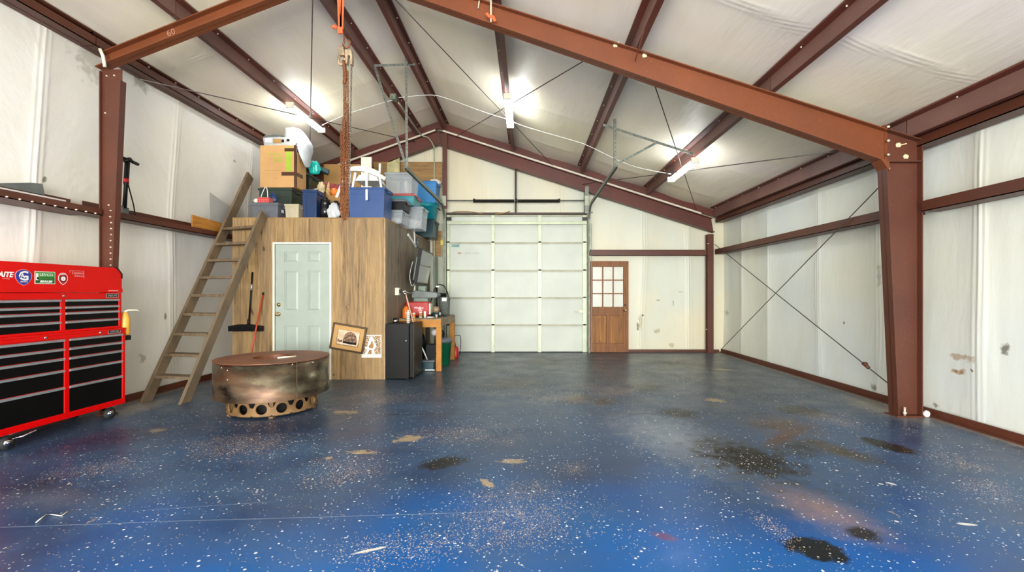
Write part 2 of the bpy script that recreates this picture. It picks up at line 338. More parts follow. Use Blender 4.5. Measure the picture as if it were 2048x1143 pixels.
# joint line and scratches
def hline(c, p, q, w, col, k, wob=0.02):
    p = fl(*p); q = fl(*q); s_ = (q.y - p.y) / (q.x - p.x)
    y0 = t.math('ADD', t.math('MULTIPLY', sp.outputs[0], s_), p.y - s_ * p.x + 0.0)
    d = t.math('ABSOLUTE', t.math('SUBTRACT', t.math('ADD', sp.outputs[1], t.math('MULTIPLY', t.math('SUBTRACT', n1, 0.5), wob)), y0))
    m = t.ramp(d, w * 0.5, w, 1, 0)
    g = t.math('MULTIPLY', t.ramp(sp.outputs[0], min(p.x, q.x), min(p.x, q.x) + 0.1), t.ramp(sp.outputs[0], max(p.x, q.x) - 0.1, max(p.x, q.x), 1, 0))
    return t.mix(t.math('MULTIPLY', t.math('MULTIPLY', m, g), k), c, col)
c = hline(c, (700, 828), (1790, 826), 0.012, (0.012, 0.014, 0.02), 0.8)
c = hline(c, (-60, 1056), (1040, 1021), 0.0035, (0.30, 0.38, 0.50), 0.6, 0.06)
c = hline(c, (270, 1022), (560, 1002), 0.003, (0.30, 0.38, 0.50), 0.5, 0.06)
# decorative flakes and rubbed-through specks, thicker in some patches
clus = None
for (p, q, w) in [((110, 945), (300, 925), 0.22), ((400, 880), (560, 900), 0.30), ((1130, 930), (1170, 945), 0.10), ((900, 1050), (1180, 1030), 0.30), ((820, 870), (1010, 862), 0.30),
        ((1180, 770), (1260, 790), 0.35), ((1620, 838), (1740, 850), 0.28), ((1940, 965), (2060, 1000), 0.25), ((620, 950), (760, 930), 0.3), ((1040, 790), (1200, 800), 0.35), ((700, 800), (840, 790), 0.4), ((950, 1000), (1120, 985), 0.25), ((700, 1100), (1000, 1080), 0.15), ((1500, 1020), (1600, 1100), 0.06), ((1850, 905), (1980, 940), 0.2)]:
    p = fl(*p); q = fl(*q); d = q - p
    m = t.ellipse((p.x + q.x) / 2, (p.y + q.y) / 2, d.length / 2 * 1.15, w, math.atan2(d.y, d.x), n2, 1.6, 0.9)
    clus = m if clus is None else t.math('MAXIMUM', clus, m)
def flakes(c, scale, size, keep, ck, cols, k=1.0):
    v = t.n('TexVoronoi'); t.put(v.inputs[0], t.co); v.inputs['Scale'].default_value = scale
    wn = t.n('TexWhiteNoise', noise_dimensions='3D'); t.put(wn.inputs[0], v.outputs['Position'])
    thr = t.math('ADD', t.math('MULTIPLY', clus, ck), t.math('MULTIPLY', t.ramp(n2, 0.35, 0.65), keep))
    on = t.math('LESS_THAN', wn.outputs[0], thr)
    dd = t.math('ADD', v.outputs['Distance'], t.math('MULTIPLY', t.math('SUBTRACT', n3, 0.5), 0.25))
    m = t.math('MULTIPLY', t.ramp(dd, size, size * 1.3, 1, 0), on)
    wn2 = t.n('TexWhiteNoise', noise_dimensions='3D'); t.put(wn2.inputs[0], wn.outputs[1])
    return t.mix(t.math('MULTIPLY', m, k), c, t.mix(wn2.outputs[0], *cols))
c = flakes(c, 120, 0.32, 0.07, 0.70, ((0.46, 0.30, 0.16), (0.62, 0.52, 0.40)), 0.9)
c = flakes(c, 55, 0.24, 0.16, 0.14, ((0.45, 0.52, 0.62), (0.72, 0.70, 0.66)), 0.9)
c = flakes(c, 30, 0.18, 0.14, 0.06, ((0.60, 0.66, 0.74), (0.85, 0.82, 0.78)), 1.0)
c = flakes(c, 11, 0.09, 0.12, 0.04, ((0.62, 0.64, 0.66), (0.75, 0.70, 0.62)), 0.95)
# paint worn through to pink-tan concrete in small ragged scars
wear = t.ramp(t.noise(2.6, 7, rough=0.75, dist=0.6), 0.66, 0.685)
c = t.mix(t.math('MULTIPLY', wear, t.ramp(n3, 0.46, 0.52)), c, (0.42, 0.31, 0.24))
t.bump(n3, 0.04, 0.004)
rg = t.ramp(n2, 0.35, 0.7, 0.28, 0.46)
FLOOR = t.done(c, rg)
t.b.inputs['Specular IOR Level'].default_value = 0.32

# ------------------------------------------------------------------ mesh helpers
class MB:
    def frame(s): s.v = [tuple(fsp(p)) for p in s.v]; return s
    def __init__(s): s.v = []; s.f = []; s.mi = []; s.cur = 0; s.sm = []
    def add(s, vs, fs, smooth=False, M=None):
        o = len(s.v)
        s.v += [tuple(M @ Vector(p)) if M else tuple(p) for p in vs]
        for f in fs: s.f.append([i + o for i in f]); s.mi.append(s.cur); s.sm.append(smooth)
        return s
    def box(s, x0, x1, y0, y1, z0, z1, M=None):
        vs = [(x, y, z) for z in (z0, z1) for y in (y0, y1) for x in (x0, x1)]
        return s.add(vs, [(0, 2, 3, 1), (4, 5, 7, 6), (0, 1, 5, 4), (2, 6, 7, 3), (0, 4, 6, 2), (1, 3, 7, 5)], M=M)
    def prism(s, poly, ax, a, b, M=None):
        """poly: 2-D points in the plane without axis ax, extruded a..b along ax"""
        def p3(p, t_):
            q = list(p); q.insert(ax, t_); return q
        n = len(poly); vs = [p3(p, a) for p in poly] + [p3(p, b) for p in poly]
        fs = [list(range(n))[::-1], list(range(n, 2 * n))] + [(i, (i + 1) % n, n + (i + 1) % n, n + i) for i in range(n)]
        return s.add(vs, fs, M=M)
    def bar(s, p, q, w, h, up=(0, 0, 1)):
        p = Vector(p); q = Vector(q); d = (q - p).normalized(); sd = d.cross(Vector(up))
        if sd.length < 1e-4: sd = Vector((1, 0, 0))
        sd.normalize(); u = sd.cross(d)
        vs = [c_ + sd * (w / 2 * a_) + u * (h / 2 * b_) for c_ in (p, q) for a_, b_ in ((-1, -1), (1, -1), (1, 1), (-1, 1))]
        return s.add(vs, [(3, 2, 1, 0), (4, 5, 6, 7), (0, 1, 5, 4), (1, 2, 6, 5), (2, 3, 7, 6), (3, 0, 4, 7)])
    def tube(s, pts, r, n=8, closed=False, smooth=True):
        pts = [Vector(p) for p in pts]; m = len(pts); rs = r if isinstance(r, (list, tuple)) else [r] * m
        vs = []; prev = None
        for i, p in enumerate(pts):
            if closed: d = pts[(i + 1) % m] - pts[i - 1]
            else: d = pts[min(i + 1, m - 1)] - pts[max(i - 1, 0)]
            d.normalize()
            if prev is None:
                a_ = Vector((0, 0, 1)) if abs(d.z) < 0.9 else Vector((1, 0, 0)); u = d.cross(a_).normalized()
            else:
                u = prev - d * prev.dot(d)
                u = u.normalized() if u.length > 1e-5 else d.cross(Vector((1, 0, 0))).normalized()
            prev = u; w = d.cross(u)
            for k in range(n):
                a2 = 2 * PI * k / n; vs.append(p + (u * math.cos(a2) + w * math.sin(a2)) * rs[i])
        fs = []
        for i in range(m if closed else m - 1):
            j = (i + 1) % m
            for k in range(n):
                fs.append((i * n + k, i * n + (k + 1) % n, j * n + (k + 1) % n, j * n + k))
        if not closed: fs += [list(range(n))[::-1], [(m - 1) * n + k for k in range(n)]]
        return s.add(vs, fs, smooth)
    def sweep(s, pts, w, h, up=(0, 0, 1)):
        """smooth rectangular section along a path"""
        pts = [Vector(p) for p in pts]; m = len(pts); vs = []
        for i, p in enumerate(pts):
            d = (pts[min(i + 1, m - 1)] - pts[max(i - 1, 0)]).normalized(); sd = d.cross(Vector(up)).normalized(); u = sd.cross(d)
            vs += [p + sd * (w / 2 * a_) + u * (h / 2 * b_) for a_, b_ in ((-1, -1), (1, -1), (1, 1), (-1, 1))]
        fs = [(i * 4 + k, i * 4 + (k + 1) % 4, i * 4 + 4 + (k + 1) % 4, i * 4 + 4 + k) for i in range(m - 1) for k in range(4)]
        return s.add(vs, fs + [(3, 2, 1, 0), tuple((m - 1) * 4 + k for k in range(4))])
    def pillow(s, poly, y0, y1, seed=0, amp=0.015, n=12, m=56):
        """soft bag: an XZ outline swelling along Y"""
        P = [Vector((a_, b_)) for a_, b_ in poly]; L = [0]
        for a_, b_ in zip(P, P[1:] + P[:1]): L.append(L[-1] + (b_ - a_).length)
        out = []
        for k in range(m):
            t_ = L[-1] * k / m; i = max(j for j in range(len(P)) if L[j] <= t_)
            out.append(P[i].lerp(P[(i + 1) % len(P)], (t_ - L[i]) / (L[i + 1] - L[i])))
        c_ = sum(out, Vector((0, 0))) / m; vs = []
        for j in range(n + 1):
            u = j / n; sc = max(0.02, math.sin(PI * u)) ** 0.38; y = y0 + (y1 - y0) * (0.5 - 0.5 * math.cos(PI * u))
            for q in out:
                p = c_ + (q - c_) * sc; v = Vector((p.x, y, p.y))
                nz = Vector((noise.noise(v * 9 + Vector((seed, 0, 0))), noise.noise(v * 9 + Vector((0, seed, 5))), noise.noise(v * 9 + Vector((3, 0, seed)))))
                nz += 0.6 * Vector((noise.noise(v * 24), noise.noise(v * 24 + Vector((4, 4, 4))), noise.noise(v * 24 + Vector((9, 1, 1)))))
                vs.append(v + nz * amp)
        fs = [(j * m + k, j * m + (k + 1) % m, (j + 1) * m + (k + 1) % m, (j + 1) * m + k) for j in range(n) for k in range(m)]
        return s.add(vs, fs + [tuple(range(m))[::-1], tuple(n * m + k for k in range(m))], True)
    def cyl(s, p, q, r, n=16, r2=None): return s.tube([p, q], [r, r if r2 is None else r2], n)
    def lathe(s, prof, c=(0, 0, 0), n=32, M=None, smooth=True, sweep=2 * PI, a0=0):
        full = abs(sweep - 2 * PI) < 1e-6; cnt = n if full else n + 1; vs = []
        for k in range(cnt):
            a_ = a0 + sweep * k / n
            for (r, z) in prof: vs.append((c[0] + r * math.cos(a_), c[1] + r * math.sin(a_), c[2] + z))
        m = len(prof); fs = []
        for k in range(n):
            k2 = (k + 1) % cnt
            for i in range(m - 1): fs.append((k * m + i, k2 * m + i, k2 * m + i + 1, k * m + i + 1))
        return s.add(vs, fs, smooth, M)
    def sphere(s, c, r, n=12, sc=(1, 1, 1)):
        prof = [(max(1e-4, r * math.sin(PI * i / n)), -r * math.cos(PI * i / n) * sc[2] / sc[0]) for i in range(n + 1)]
        M_ = Matrix.Translation(c) @ Matrix.Diagonal((sc[0], sc[1], sc[0], 1))
        return s.lathe(prof, (0, 0, 0), n * 2, M_)
    def blob(s, c, size, seed=0, amp=0.3, freq=2.0, n=20, pinch=0.0):
        vs = []; fs = []
        for i in range(n + 1):
            th = PI * i / n
            for k in range(2 * n):
                ph = PI * k / n; d = Vector((math.sin(th) * math.cos(ph), math.sin(th) * math.sin(ph), math.cos(th)))
                r = 1 + amp * noise.noise(d * freq + Vector((seed * 7.3, seed, 0))) + amp * 0.5 * noise.noise(d * freq * 3 + Vector((seed, 3, 0)))
                w = 1 - pinch * max(0, d.z)
                vs.append((c[0] + d.x * size[0] * r * w, c[1] + d.y * size[1] * r * w, c[2] + max(d.z * r, -0.92) * size[2]))
        for i in range(n):
            for k in range(2 * n):
                k2 = (k + 1) % (2 * n); fs.append((i * 2 * n + k, (i + 1) * 2 * n + k, (i + 1) * 2 * n + k2, i * 2 * n + k2))
        return s.add(vs, fs, True)
    def grid(s, us, vs_, fn, smooth=True):
        pts = [fn(u, v) for u in us for v in vs_]; nv = len(vs_)
        fs = [(i * nv + j, (i + 1) * nv + j, (i + 1) * nv + j + 1, i * nv + j + 1) for i in range(len(us) - 1) for j in range(nv - 1)]
        return s.add(pts, fs, smooth)

def link(o, parent=None):
    C.objects.link(o)
    if parent is not None: o.parent = parent
    return o
def build(mb, name, mats, parent=None, world=None, bevel=0.0, loc=None, flip=False):
    """ONE mesh object; world=True: vertices are given in world metres"""
    me = bpy.data.meshes.new(name)
    vs = mb.v
    if parent is not None and world:
        inv = (Matrix.Translation(parent.location) @ parent.rotation_euler.to_matrix().to_4x4()).inverted()
        if parent.parent is not None:
            g = parent.parent
            inv = inv @ (Matrix.Translation(g.location) @ g.rotation_euler.to_matrix().to_4x4()).inverted()
        vs = [tuple(inv @ Vector(p)) for p in vs]
    if loc is not None: vs = [(p[0] - loc[0], p[1] - loc[1], p[2] - loc[2]) for p in vs]
    me.from_pydata(vs, [], mb.f)
    mats = mats if isinstance(mats, (list, tuple)) else [mats]
    for m_ in mats: me.materials.append(m_)
    me.polygons.foreach_set('material_index', mb.mi)
    me.polygons.foreach_set('use_smooth', mb.sm)
    bm = bmesh.new(); bm.from_mesh(me)
    if not flip is None: bmesh.ops.recalc_face_normals(bm, faces=bm.faces)
    bm.to_mesh(me); bm.free(); me.update()
    o = bpy.data.objects.new(name, me); link(o, parent)
    if loc is not None: o.location = loc
    if bevel:
        b_ = o.modifiers.new('bevel', 'BEVEL'); b_.width = bevel; b_.segments = 2; b_.limit_method = 'ANGLE'; b_.angle_limit = R(40)
    return o
def tag(o, label=None, cat=None, group=None, kind=None):
    if label: o['label'] = label
    if cat: o['category'] = cat
    if group: o['group'] = group
    if kind: o['kind'] = kind
    return o
def thing(name, label, cat, loc=(0, 0, 0), rz=0.0, group=None):
    o = bpy.data.objects.new(name, None); C.objects.link(o); o.empty_display_size = 0.1
    o.location = loc; o.rotation_euler = (0, 0, rz)
    return tag(o, label, cat, group)
def solo(mb, name, mats, label, cat, group=None, bevel=0.0):
    xs = [p[0] for p in mb.v]; ys = [p[1] for p in mb.v]; z = min(p[2] for p in mb.v)
    o = build(mb, name, mats, loc=((min(xs) + max(xs)) / 2, (min(ys) + max(ys)) / 2, z), bevel=bevel)
    return tag(o, label, cat, group)
def struct(mb, name, mats, label=None, cat=None, bevel=0.0, parent=None):
    xs = [p[0] for p in mb.v]; ys = [p[1] for p in mb.v]; z = min(p[2] for p in mb.v)
    if parent is None:
        o = build(mb, name, mats, loc=((0, 0, 0)), bevel=bevel)
        return tag(o, label, cat, kind='structure')
    return build(mb, name, mats, parent, bevel=bevel)
def dup(root, loc, rz=0.0, label=None, group=None):
    r = root.copy(); C.objects.link(r); r.location = loc; r.rotation_euler = (0, 0, rz)
    if label: r['label'] = label
    if group: r['group'] = group
    for ch in [c_ for c_ in bpy.data.objects if c_.parent == root]:
        c2 = ch.copy(); C.objects.link(c2); c2.parent = r
        for g in [x for x in bpy.data.objects if x.parent == ch]:
            d = g.copy(); C.objects.link(d); d.parent = c2
    return r
def text(s, size, m, parent, M, name='lettering', extrude=0.0006, shear=0.0, bold=0.0, xs=1.0):
    """M places text lying in its local XY plane, centred, into world metres"""
    cu = bpy.data.curves.new('t', 'FONT'); cu.body = s; cu.size = size; cu.extrude = extrude; cu.shear = shear; cu.offset = bold
    cu.align_x = 'CENTER'; cu.align_y = 'CENTER'; cu.resolution_u = 2
    tmp = bpy.data.objects.new('t', cu); C.objects.link(tmp)
    dg = bpy.context.evaluated_depsgraph_get()
    me = bpy.data.meshes.new_from_object(tmp.evaluated_get(dg))
    bpy.data.objects.remove(tmp); bpy.data.curves.remove(cu)
    inv = Matrix.Identity(4)
    if parent is not None:
        g = parent
        while g is not None:
            inv = inv @ (Matrix.Translation(g.location) @ g.rotation_euler.to_matrix().to_4x4()).inverted() if g is parent else inv @ (Matrix.Translation(g.location) @ g.rotation_euler.to_matrix().to_4x4()).inverted()
            g = g.parent
    me.transform(inv @ M @ Matrix.Diagonal((xs, 1, 1, 1)))
    me.materials.clear(); me.materials.append(m); me.name = name
    return link(bpy.data.objects.new(name, me), parent)
def face_y(x, y, z, rot=0.0):      # plane facing the camera (-Y)
    return Matrix.Translation((x, y, z)) @ Matrix.Rotation(R(90), 4, 'X') @ Matrix.Rotation(rot, 4, 'Z')
def face_x(x, y, z, rot=0.0):      # plane facing +X, reading along +Y
    return Matrix.Translation((x, y, z)) @ Matrix.Rotation(R(90), 4, 'Z') @ Matrix.Rotation(R(90), 4, 'X') @ Matrix.Rotation(rot, 4, 'Z')

# ------------------------------------------------------------------ the shell
XL, XR, YB, YF = -4.82, 4.28, 10.0, -5.1
RX, RZ = -1.93, 5.02
def roof(x): return RZ - 0.32 * (x - RX) if x > RX else RZ - 0.355 * (RX - x)
def samples(a, b, step, seams, fine=0.012, half=0.16):
    xs = set(); n = max(2, int((b - a) / step)); xs.update(a + (b - a) * i / n for i in range(n + 1))
    for s_ in seams:
        k = -half
        while k <= half:
            if a < s_ + k < b: xs.add(s_ + k)
            k += fine
    return sorted(xs)
def fold(d, v, seed):
    """height of the taped double fold at distance d from a seam, wandering along v"""
    d *= 1.0; d += 0.05 * noise.noise(Vector((v * 0.8, seed, 0))) + 0.10 * noise.noise(Vector((v * 0.35, seed + 9, 0)))
    h = 0
    for o_, a_, w in ((-0.05, 0.008, 0.016), (0.0, 0.013, 0.014), (0.055, 0.008, 0.018)):
        h += a_ * math.exp(-((d - o_) / w) ** 2)
    return h
def seamwave(y, v, seams, billow):
    h = 0
    for i, s_ in enumerate(seams):
        if abs(y - s_) < 0.3: h += 0.65 * fold(y - s_, v, i * 3.7)
    lo_ = max([s_ for s_ in seams if s_ <= y], default=y - 0.5); hi_ = min([s_ for s_ in seams if s_ > y], default=y + 0.5)
    if hi_ > lo_: h -= billow * math.sin(PI * (y - lo_) / (hi_ - lo_)) ** 0.8
    return h + 0.012 * noise.noise(Vector((y * 2.2, v * 0.5, 5)))

YB2 = YB + 0.10
SR = [-4.4, -2.9, -1.4, 0.1, 1.35, 2.8, 4.33, 5.6, 6.72, 8.15, 9.15]
mb = MB(); ys = samples(YF, YB2, 0.12, SR); zs = [i * 3.12 / 22 for i in range(23)]
mb.grid(ys, zs, lambda y, z: (XR + 0.02 - seamwave(y, z, SR, 0.045) * (0.4 + 0.6 * math.sin(PI * min(1, max(0, z / 3.05)))) , y, z))
w = struct(mb, 'wall_right', INS_R)
SL = [-4.2, -2.6, -1.1, 0.4, 1.7, 3.1, 4.48, 6.18, 7.85, 9.1]
mb = MB(); ys = samples(YF, YB2, 0.12, SL); zs = [i * 4.0 / 27 for i in range(28)]
mb.grid(ys, zs, lambda y, z: (XL - 0.02 + 0.11 * max(0, min(1, (z - 2.4) / 1.5)) + seamwave(y, z + 4, SL, 0.05) * (0.4 + 0.6 * math.sin(PI * min(1, z / 4.1))), y, z))
struct(mb, 'wall_left', INS_L)
SB = [-4.2, -3.2, -2.15, -0.93, 0.70, 2.52, 3.55]
mb = MB(); xs = samples(XL - 0.12, XR + 0.12, 0.12, SB)
mb.grid(xs, [i / 24 for i in range(25)], lambda x, v: (x, YB + 0.02 - seamwave(x, v * 4, SB, 0.03), v * (roof(x) + 0.06)))
struct(mb, 'wall_back', INS_B)
# front wall behind the camera, with its wide open doorway
mb = MB(); DX0, DX1, DZ = -3.4, 3.0, 3.0
mb.prism([(XL, 0), (DX0, 0), (DX0, DZ), (DX1, DZ), (DX1, 0), (XR, 0), (XR, roof(XR)), (RX, RZ), (XL, roof(XL))], 1, YF - 0.1, YF)
struct(mb, 'wall_front', INS_B)
mb = MB(); mb.box(XL - 0.3, XR + 0.3, YF - 0.3, YB + 0.3, -0.12, 0.0); struct(mb, 'floor', FLOOR)
mb = MB(); mb.box(-14, 14, -22, YF - 0.3, -0.14, -0.01); struct(mb, 'trim_9', CONC)

# insulated roof blanket sagging between the purlins
PUR = [(-4.56, -1), (-3.711, -1), (-2.36, -1), (-1.754, -1), (-0.339, 1), (1.142, 1), (2.56, 1), (4.0, 1)]
PX = [XL - 0.15] + [p[0] for p in PUR] + [XR + 0.15]
SCY = [-4.0, -2.4, -0.8, 0.75, 2.35, 4.02, 5.80, 7.55, 9.15]
xs = []
for a_, b_ in zip(PX, PX[1:]):
    n = 10 if b_ - a_ > 0.7 else 5; xs += [a_ + (b_ - a_) * i / n for i in range(n)]
xs = sorted(set(xs + [PX[-1], RX]))
def ceil(x, y):
    a_ = max([p for p in PX if p <= x + 1e-6]); b_ = min([p for p in PX if p > x + 1e-6], default=PX[-1] + 0.1)
    tt = (x - a_) / (b_ - a_); sag = 0.075 * (b_ - a_) / 1.4 * math.sin(PI * tt)
    env = min(1.0, 5 * min(tt, 1 - tt))
    # the taped laps bow toward the far end as they sag
    yy = y + 0.18 * math.sin(PI * tt) * (b_ - a_) / 1.4
    h = seamwave(yy, x, SCY, 0.03)
    z = roof(x) - sag - h * env * 0.6 + 0.01
    if abs(x - RX) < 0.4: z = min(z, roof(x))
    return (x, y, z)
mb = MB(); mb.grid(xs, samples(YF, YB + 0.10, 0.12, SCY, 0.014, 0.32), ceil)
struct(mb, 'ceiling', INS_C)

# base angles along the walls
mb = MB(); mb.box(XR - 0.10, XR + 0.02, YF, 9.97, 0, 0.012); mb.box(XR - 0.045, XR - 0.030, YF, 9.97, 0, 0.075); struct(mb, 'baseboard_right', STEEL)
mb = MB(); mb.box(XL, XL + 0.10, YF, 9.97, 0, 0.012); mb.box(XL + 0.035, XL + 0.05, YF, 9.97, 0, 0.075); struct(mb, 'baseboard_left', STEEL)
mb = MB(); mb.box(2.20, XR - 0.1, 9.92, 9.935, 0, 0.06); mb.box(-2.12, -1.82, 9.92, 9.935, 0, 0.06); struct(mb, 'baseboard_back', STEEL)

# ------------------------------------------------------------------ steel members
YM = 4.80                       # the near frame
FS = YM / 4.96
def fsp(p): return Vector((p[0] * FS, p[1], EYE + (p[2] - EYE) * FS if p[2] > 0.2 else p[2]))
def bolt(p, parent, axis='y', r=0.016, m=None):
    b_ = MB(); a_ = {'x': (1, 0, 0), 'y': (0, 1, 0), 'z': (0, 0, 1)}[axis]; a_ = Vector(a_); p = Vector(p)
    b_.cyl(p - a_ * 0.009, p + a_ * 0.009, r, 6); b_.cyl(p - a_ * 0.014, p + a_ * 0.014, r * 0.5, 8)
    o = build(b_, 'bolt', m or BOLT, parent, True); o['label'] = 'pale worn bolt head'
    return o

STEELW = steel_mat('dusty_lit_purlin_web', (0.21, 0.105, 0.080), (0.135, 0.062, 0.048))  # dusty tone, lightened as well because the web faces the light
def dusty_lit_web(o):
    o.data.materials.append(STEELW)
    for p in o.data.polygons:
        if abs(p.normal.x) > 0.9 and p.area > 0.3: p.material_index = len(o.data.materials) - 1
def purlin(x, side, y0, y1, label, depth=0.17, group='red-brown roof purlins'):
    fw = 0.065; z1 = roof(x) - 0.012; z0 = roof(x) - depth
    sl = -0.32 if x > RX else 0.355
    mb = MB(); t_ = 0.008; s_ = side
    # Z profile drawn in the XZ plane: bottom flange away from the ridge, top flange toward it
    pts = [(x, z0), (x + s_ * fw, z0 + 0.0), (x + s_ * fw, z0 + 0.022), (x + s_ * (fw - t_), z0 + 0.022), (x + s_ * (fw - t_), z0 + t_), (x + s_ * t_, z0 + t_),
           (x + s_ * t_, z1), (x - s_ * fw, z1 - sl * s_ * fw * 1.0), (x - s_ * fw, z1 - t_ * 2 - sl * s_ * fw), (x, z1 - t_)]
    mb.prism(pts, 1, y0, y1)
    T = thing('roof_purlin', label, 'roof beam', (x, y0, z0), 0, group)
    dusty_lit_web(build(mb, 'channel', STEELP, T, True))
    b_ = MB(); y = math.ceil(y0 / 0.6) * 0.6
    while y < y1 - 0.1:
        if y > 1.2: b_ = MB(); b_.sphere((x - s_ * 0.035, y, z1 - 0.026 - sl * s_ * 0.035), 0.009, 4); build(b_, 'screw', BOLT, T, True)
        y += 0.6
    return T
names = {-3.711: 'carrying the left lamp', -2.36: 'with the junction box', -1.754: 'just right of the ridge',
         -0.339: 'carrying the middle lamp', 1.142: 'between the middle and right lamps', 2.56: 'carrying the right lamp'}
nearn = {-3.711: 'above the left rafter', -2.36: 'left of the orange sling', -1.754: 'right of the orange sling',
         -0.339: 'above the cream rope', 1.142: 'second from the right rafter foot', 2.56: 'nearest the right rafter foot'}
for x, sd in PUR[1:-1]:
    purlin(x, sd, YM + 0.006, 9.80, 'red-brown roof purlin in the far bay, ' + names[x])
    purlin(x, sd, YF, YM - 0.006, 'red-brown roof purlin in the near bay, ' + nearn[x])
purlin(4.0, 1, YM + 0.006, 9.80, 'deep red-brown purlin along the far right eave', 0.20)
purlin(4.0, 1, YF, YM - 0.006, 'deep red-brown purlin along the near right eave, top right corner', 0.20)
# right eave struts below them
for (y0, y1, lb) in ((YM + 0.006, 9.92, 'long red-brown channel along the top of the far right wall'), (YF, YM - 0.006, 'long red-brown channel along the top of the near right wall')):
    mb = MB(); mb.box(4.10, 4.27, y0, y1, 2.825, 2.835); mb.box(4.10, 4.108, y0, y1, 2.825, 2.925); mb.box(4.255, 4.27, y0, y1, 2.835, 3.02)
    T = thing('eave_strut', lb, 'roof beam', (4.18, y0, 2.825), 0, 'eave struts'); build(mb, 'channel', STEEL, T, True)
    for k in range(9):
        y = y0 + 0.35 + k * 0.5
        if y < y1 and y > 1.8: bolt((4.262 - 0.02, y, 2.90), T, 'x', 0.010)
for (y0, y1, lb) in ((YM + 0.006, 9.92, 'red-brown channel along the top of the far left wall'), (YF, YM - 0.006, 'red-brown channel along the top of the near left wall, top left corner')):
    mb = MB(); z0 = 3.895
    mb.box(-4.73, -4.55, y0, y1, z0, z0 + 0.008); mb.box(-4.558, -4.55, y0, y1, z0, z0 + 0.10); mb.box(-4.66, -4.55, y0, y1, z0 + 0.092, z0 + 0.10)
    mb.prism([(-4.668, z0), (-4.66, z0), (-4.66, roof(-4.66) - 0.02), (-4.58, roof(-4.58) - 0.02), (-4.58, roof(-4.58) - 0.035), (-4.668, roof(-4.668) - 0.035)], 1, y0, y1)
    T = thing('eave_strut', lb, 'roof beam', (-4.6, y0, z0), 0, 'eave struts'); build(mb, 'channel', STEEL, T, True)
    for k in range(12):
        y = y0 + 0.3 + k * 0.42
        if 2.6 < y < y1: bolt((-4.60, y, roof(-4.60) - 0.045), T, 'z', 0.010)

def ibeam(mb, top, bot, yc, bf, tf=0.011, tw=0.008):
    """tapered I section in an XZ plane; top/bot: ((x,z),(x,z)) outer edges left to right"""
    (a_, b_), (c_, d_) = top, bot
    mb.prism([c_, d_, b_, a_], 1, yc - tw / 2, yc + tw / 2)
    for p, q, s_ in ((a_, b_, -1), (c_, d_, 1)):
        mb.prism([p, q, (q[0], q[1] + s_ * tf), (p[0], p[1] + s_ * tf)], 1, yc - bf / 2, yc + bf / 2)

def rafter(y, bf, rt, rb, lt, lb, labs, m, near=False):
    out = []
    if near: rt, rb, lt, lb = [tuple((p[0] * FS if abs(p[0] - RX) > 0.1 else p[0], EYE + (p[1] - EYE) * FS) for p in q) for q in (rt, rb, lt, lb)]
    T = thing('steel_rafter', labs[0], 'roof beam', (rb[1][0], y, rb[1][1]), 0, 'steel rafters'); mb = MB(); ibeam(mb, rt, rb, y, bf); build(mb, 'beam', m, T, True); out.append(T)
    T = thing('steel_rafter', labs[1], 'roof beam', (lb[0][0], y, lb[0][1]), 0, 'steel rafters'); mb = MB(); ibeam(mb, lt, lb, y, bf); build(mb, 'beam', m, T, True); out.append(T)
    return out
fr = rafter(YM, 0.12, ((RX + 0.006, 4.93), (3.885, 3.055)), ((RX + 0.006, 4.745), (3.885, 2.70)), ((-4.60, 3.885), (RX - 0.006, 4.93)), ((-4.66, 3.725), (RX - 0.006, 4.76)),
    ('large orange-brown tapered rafter crossing the whole upper right of the view', 'red-brown rafter rising from the left column top with a chalk mark'), STEELO, near=True)
for x in (-0.2, 1.45):     # stiffeners + blobs of foam on the near rafter
    pass
for (px, py) in ((1231, 90), (1289, 110)):
    p = at(px, py, YM - 0.012); b_ = MB(); b_.blob((p.x, p.y, p.z), (0.024, 0.012, 0.026), px, 0.35); o = build(b_, 'foam_blob', GLUE, fr[0], True); o['label'] = 'cream blob of foam'
b_ = MB(); b_.bar(at(1231, 90, YM - 0.012), at(1238, 84, YM - 0.012), 0.012, 0.012); build(b_, 'foam_drip', GLUE, fr[0], True)
mb = MB(); mb.bar((1.12, YM - 0.065, 3.70), (1.14, YM - 0.36, 3.86), 0.035, 0.004, (1, 0, 0)); build(mb, 'flange_brace', STEELO, fr[0], True)
mb = MB(); mb.bar((1.12, YM + 0.065, 3.68), (1.14, YM + 0.36, 3.86), 0.035, 0.004, (1, 0, 0)); build(mb, 'flange_brace', STEELP, fr[0], True)
# chalk mark on the left rafter
text('60', 0.095, mat('faded_chalk', (0.42, 0.20, 0.13), 0.8), fr[1], face_y(at(340, 66, YM - 0.02).x, YM - 0.008, at(340, 66, YM).z, R(20)) , 'chalk_mark', 0.0004)

bk = rafter(9.86, 0.16, ((RX + 0.006, 4.79), (3.98, 2.90)), ((RX + 0.006, 4.50), (4.03, 2.60)), ((-4.66, 3.81), (RX - 0.006, 4.79)), ((-4.66, 3.52), (RX - 0.006, 4.50)),
    ('red-brown end rafter along the far gable right of the ridge', 'red-brown end rafter along the far gable left of the ridge'), STEELP)
# rake closure strips above the end rafters
for (x0, x1, lb) in ((RX, 4.2, 'red-brown rake strip under the roof edge of the far gable, right side'), (-4.75, RX, 'red-brown rake strip under the roof edge of the far gable, left side')):
    mb = MB(); d0 = 0.175
    mb.prism([(x0, roof(x0) - d0), (x1, roof(x1) - d0), (x1, roof(x1) - 0.03), (x0, roof(x0) - 0.03)], 1, 9.83, 9.86)
    solo(mb, 'rake_angle', STEELP, lb, 'roof beam', 'rake strips')

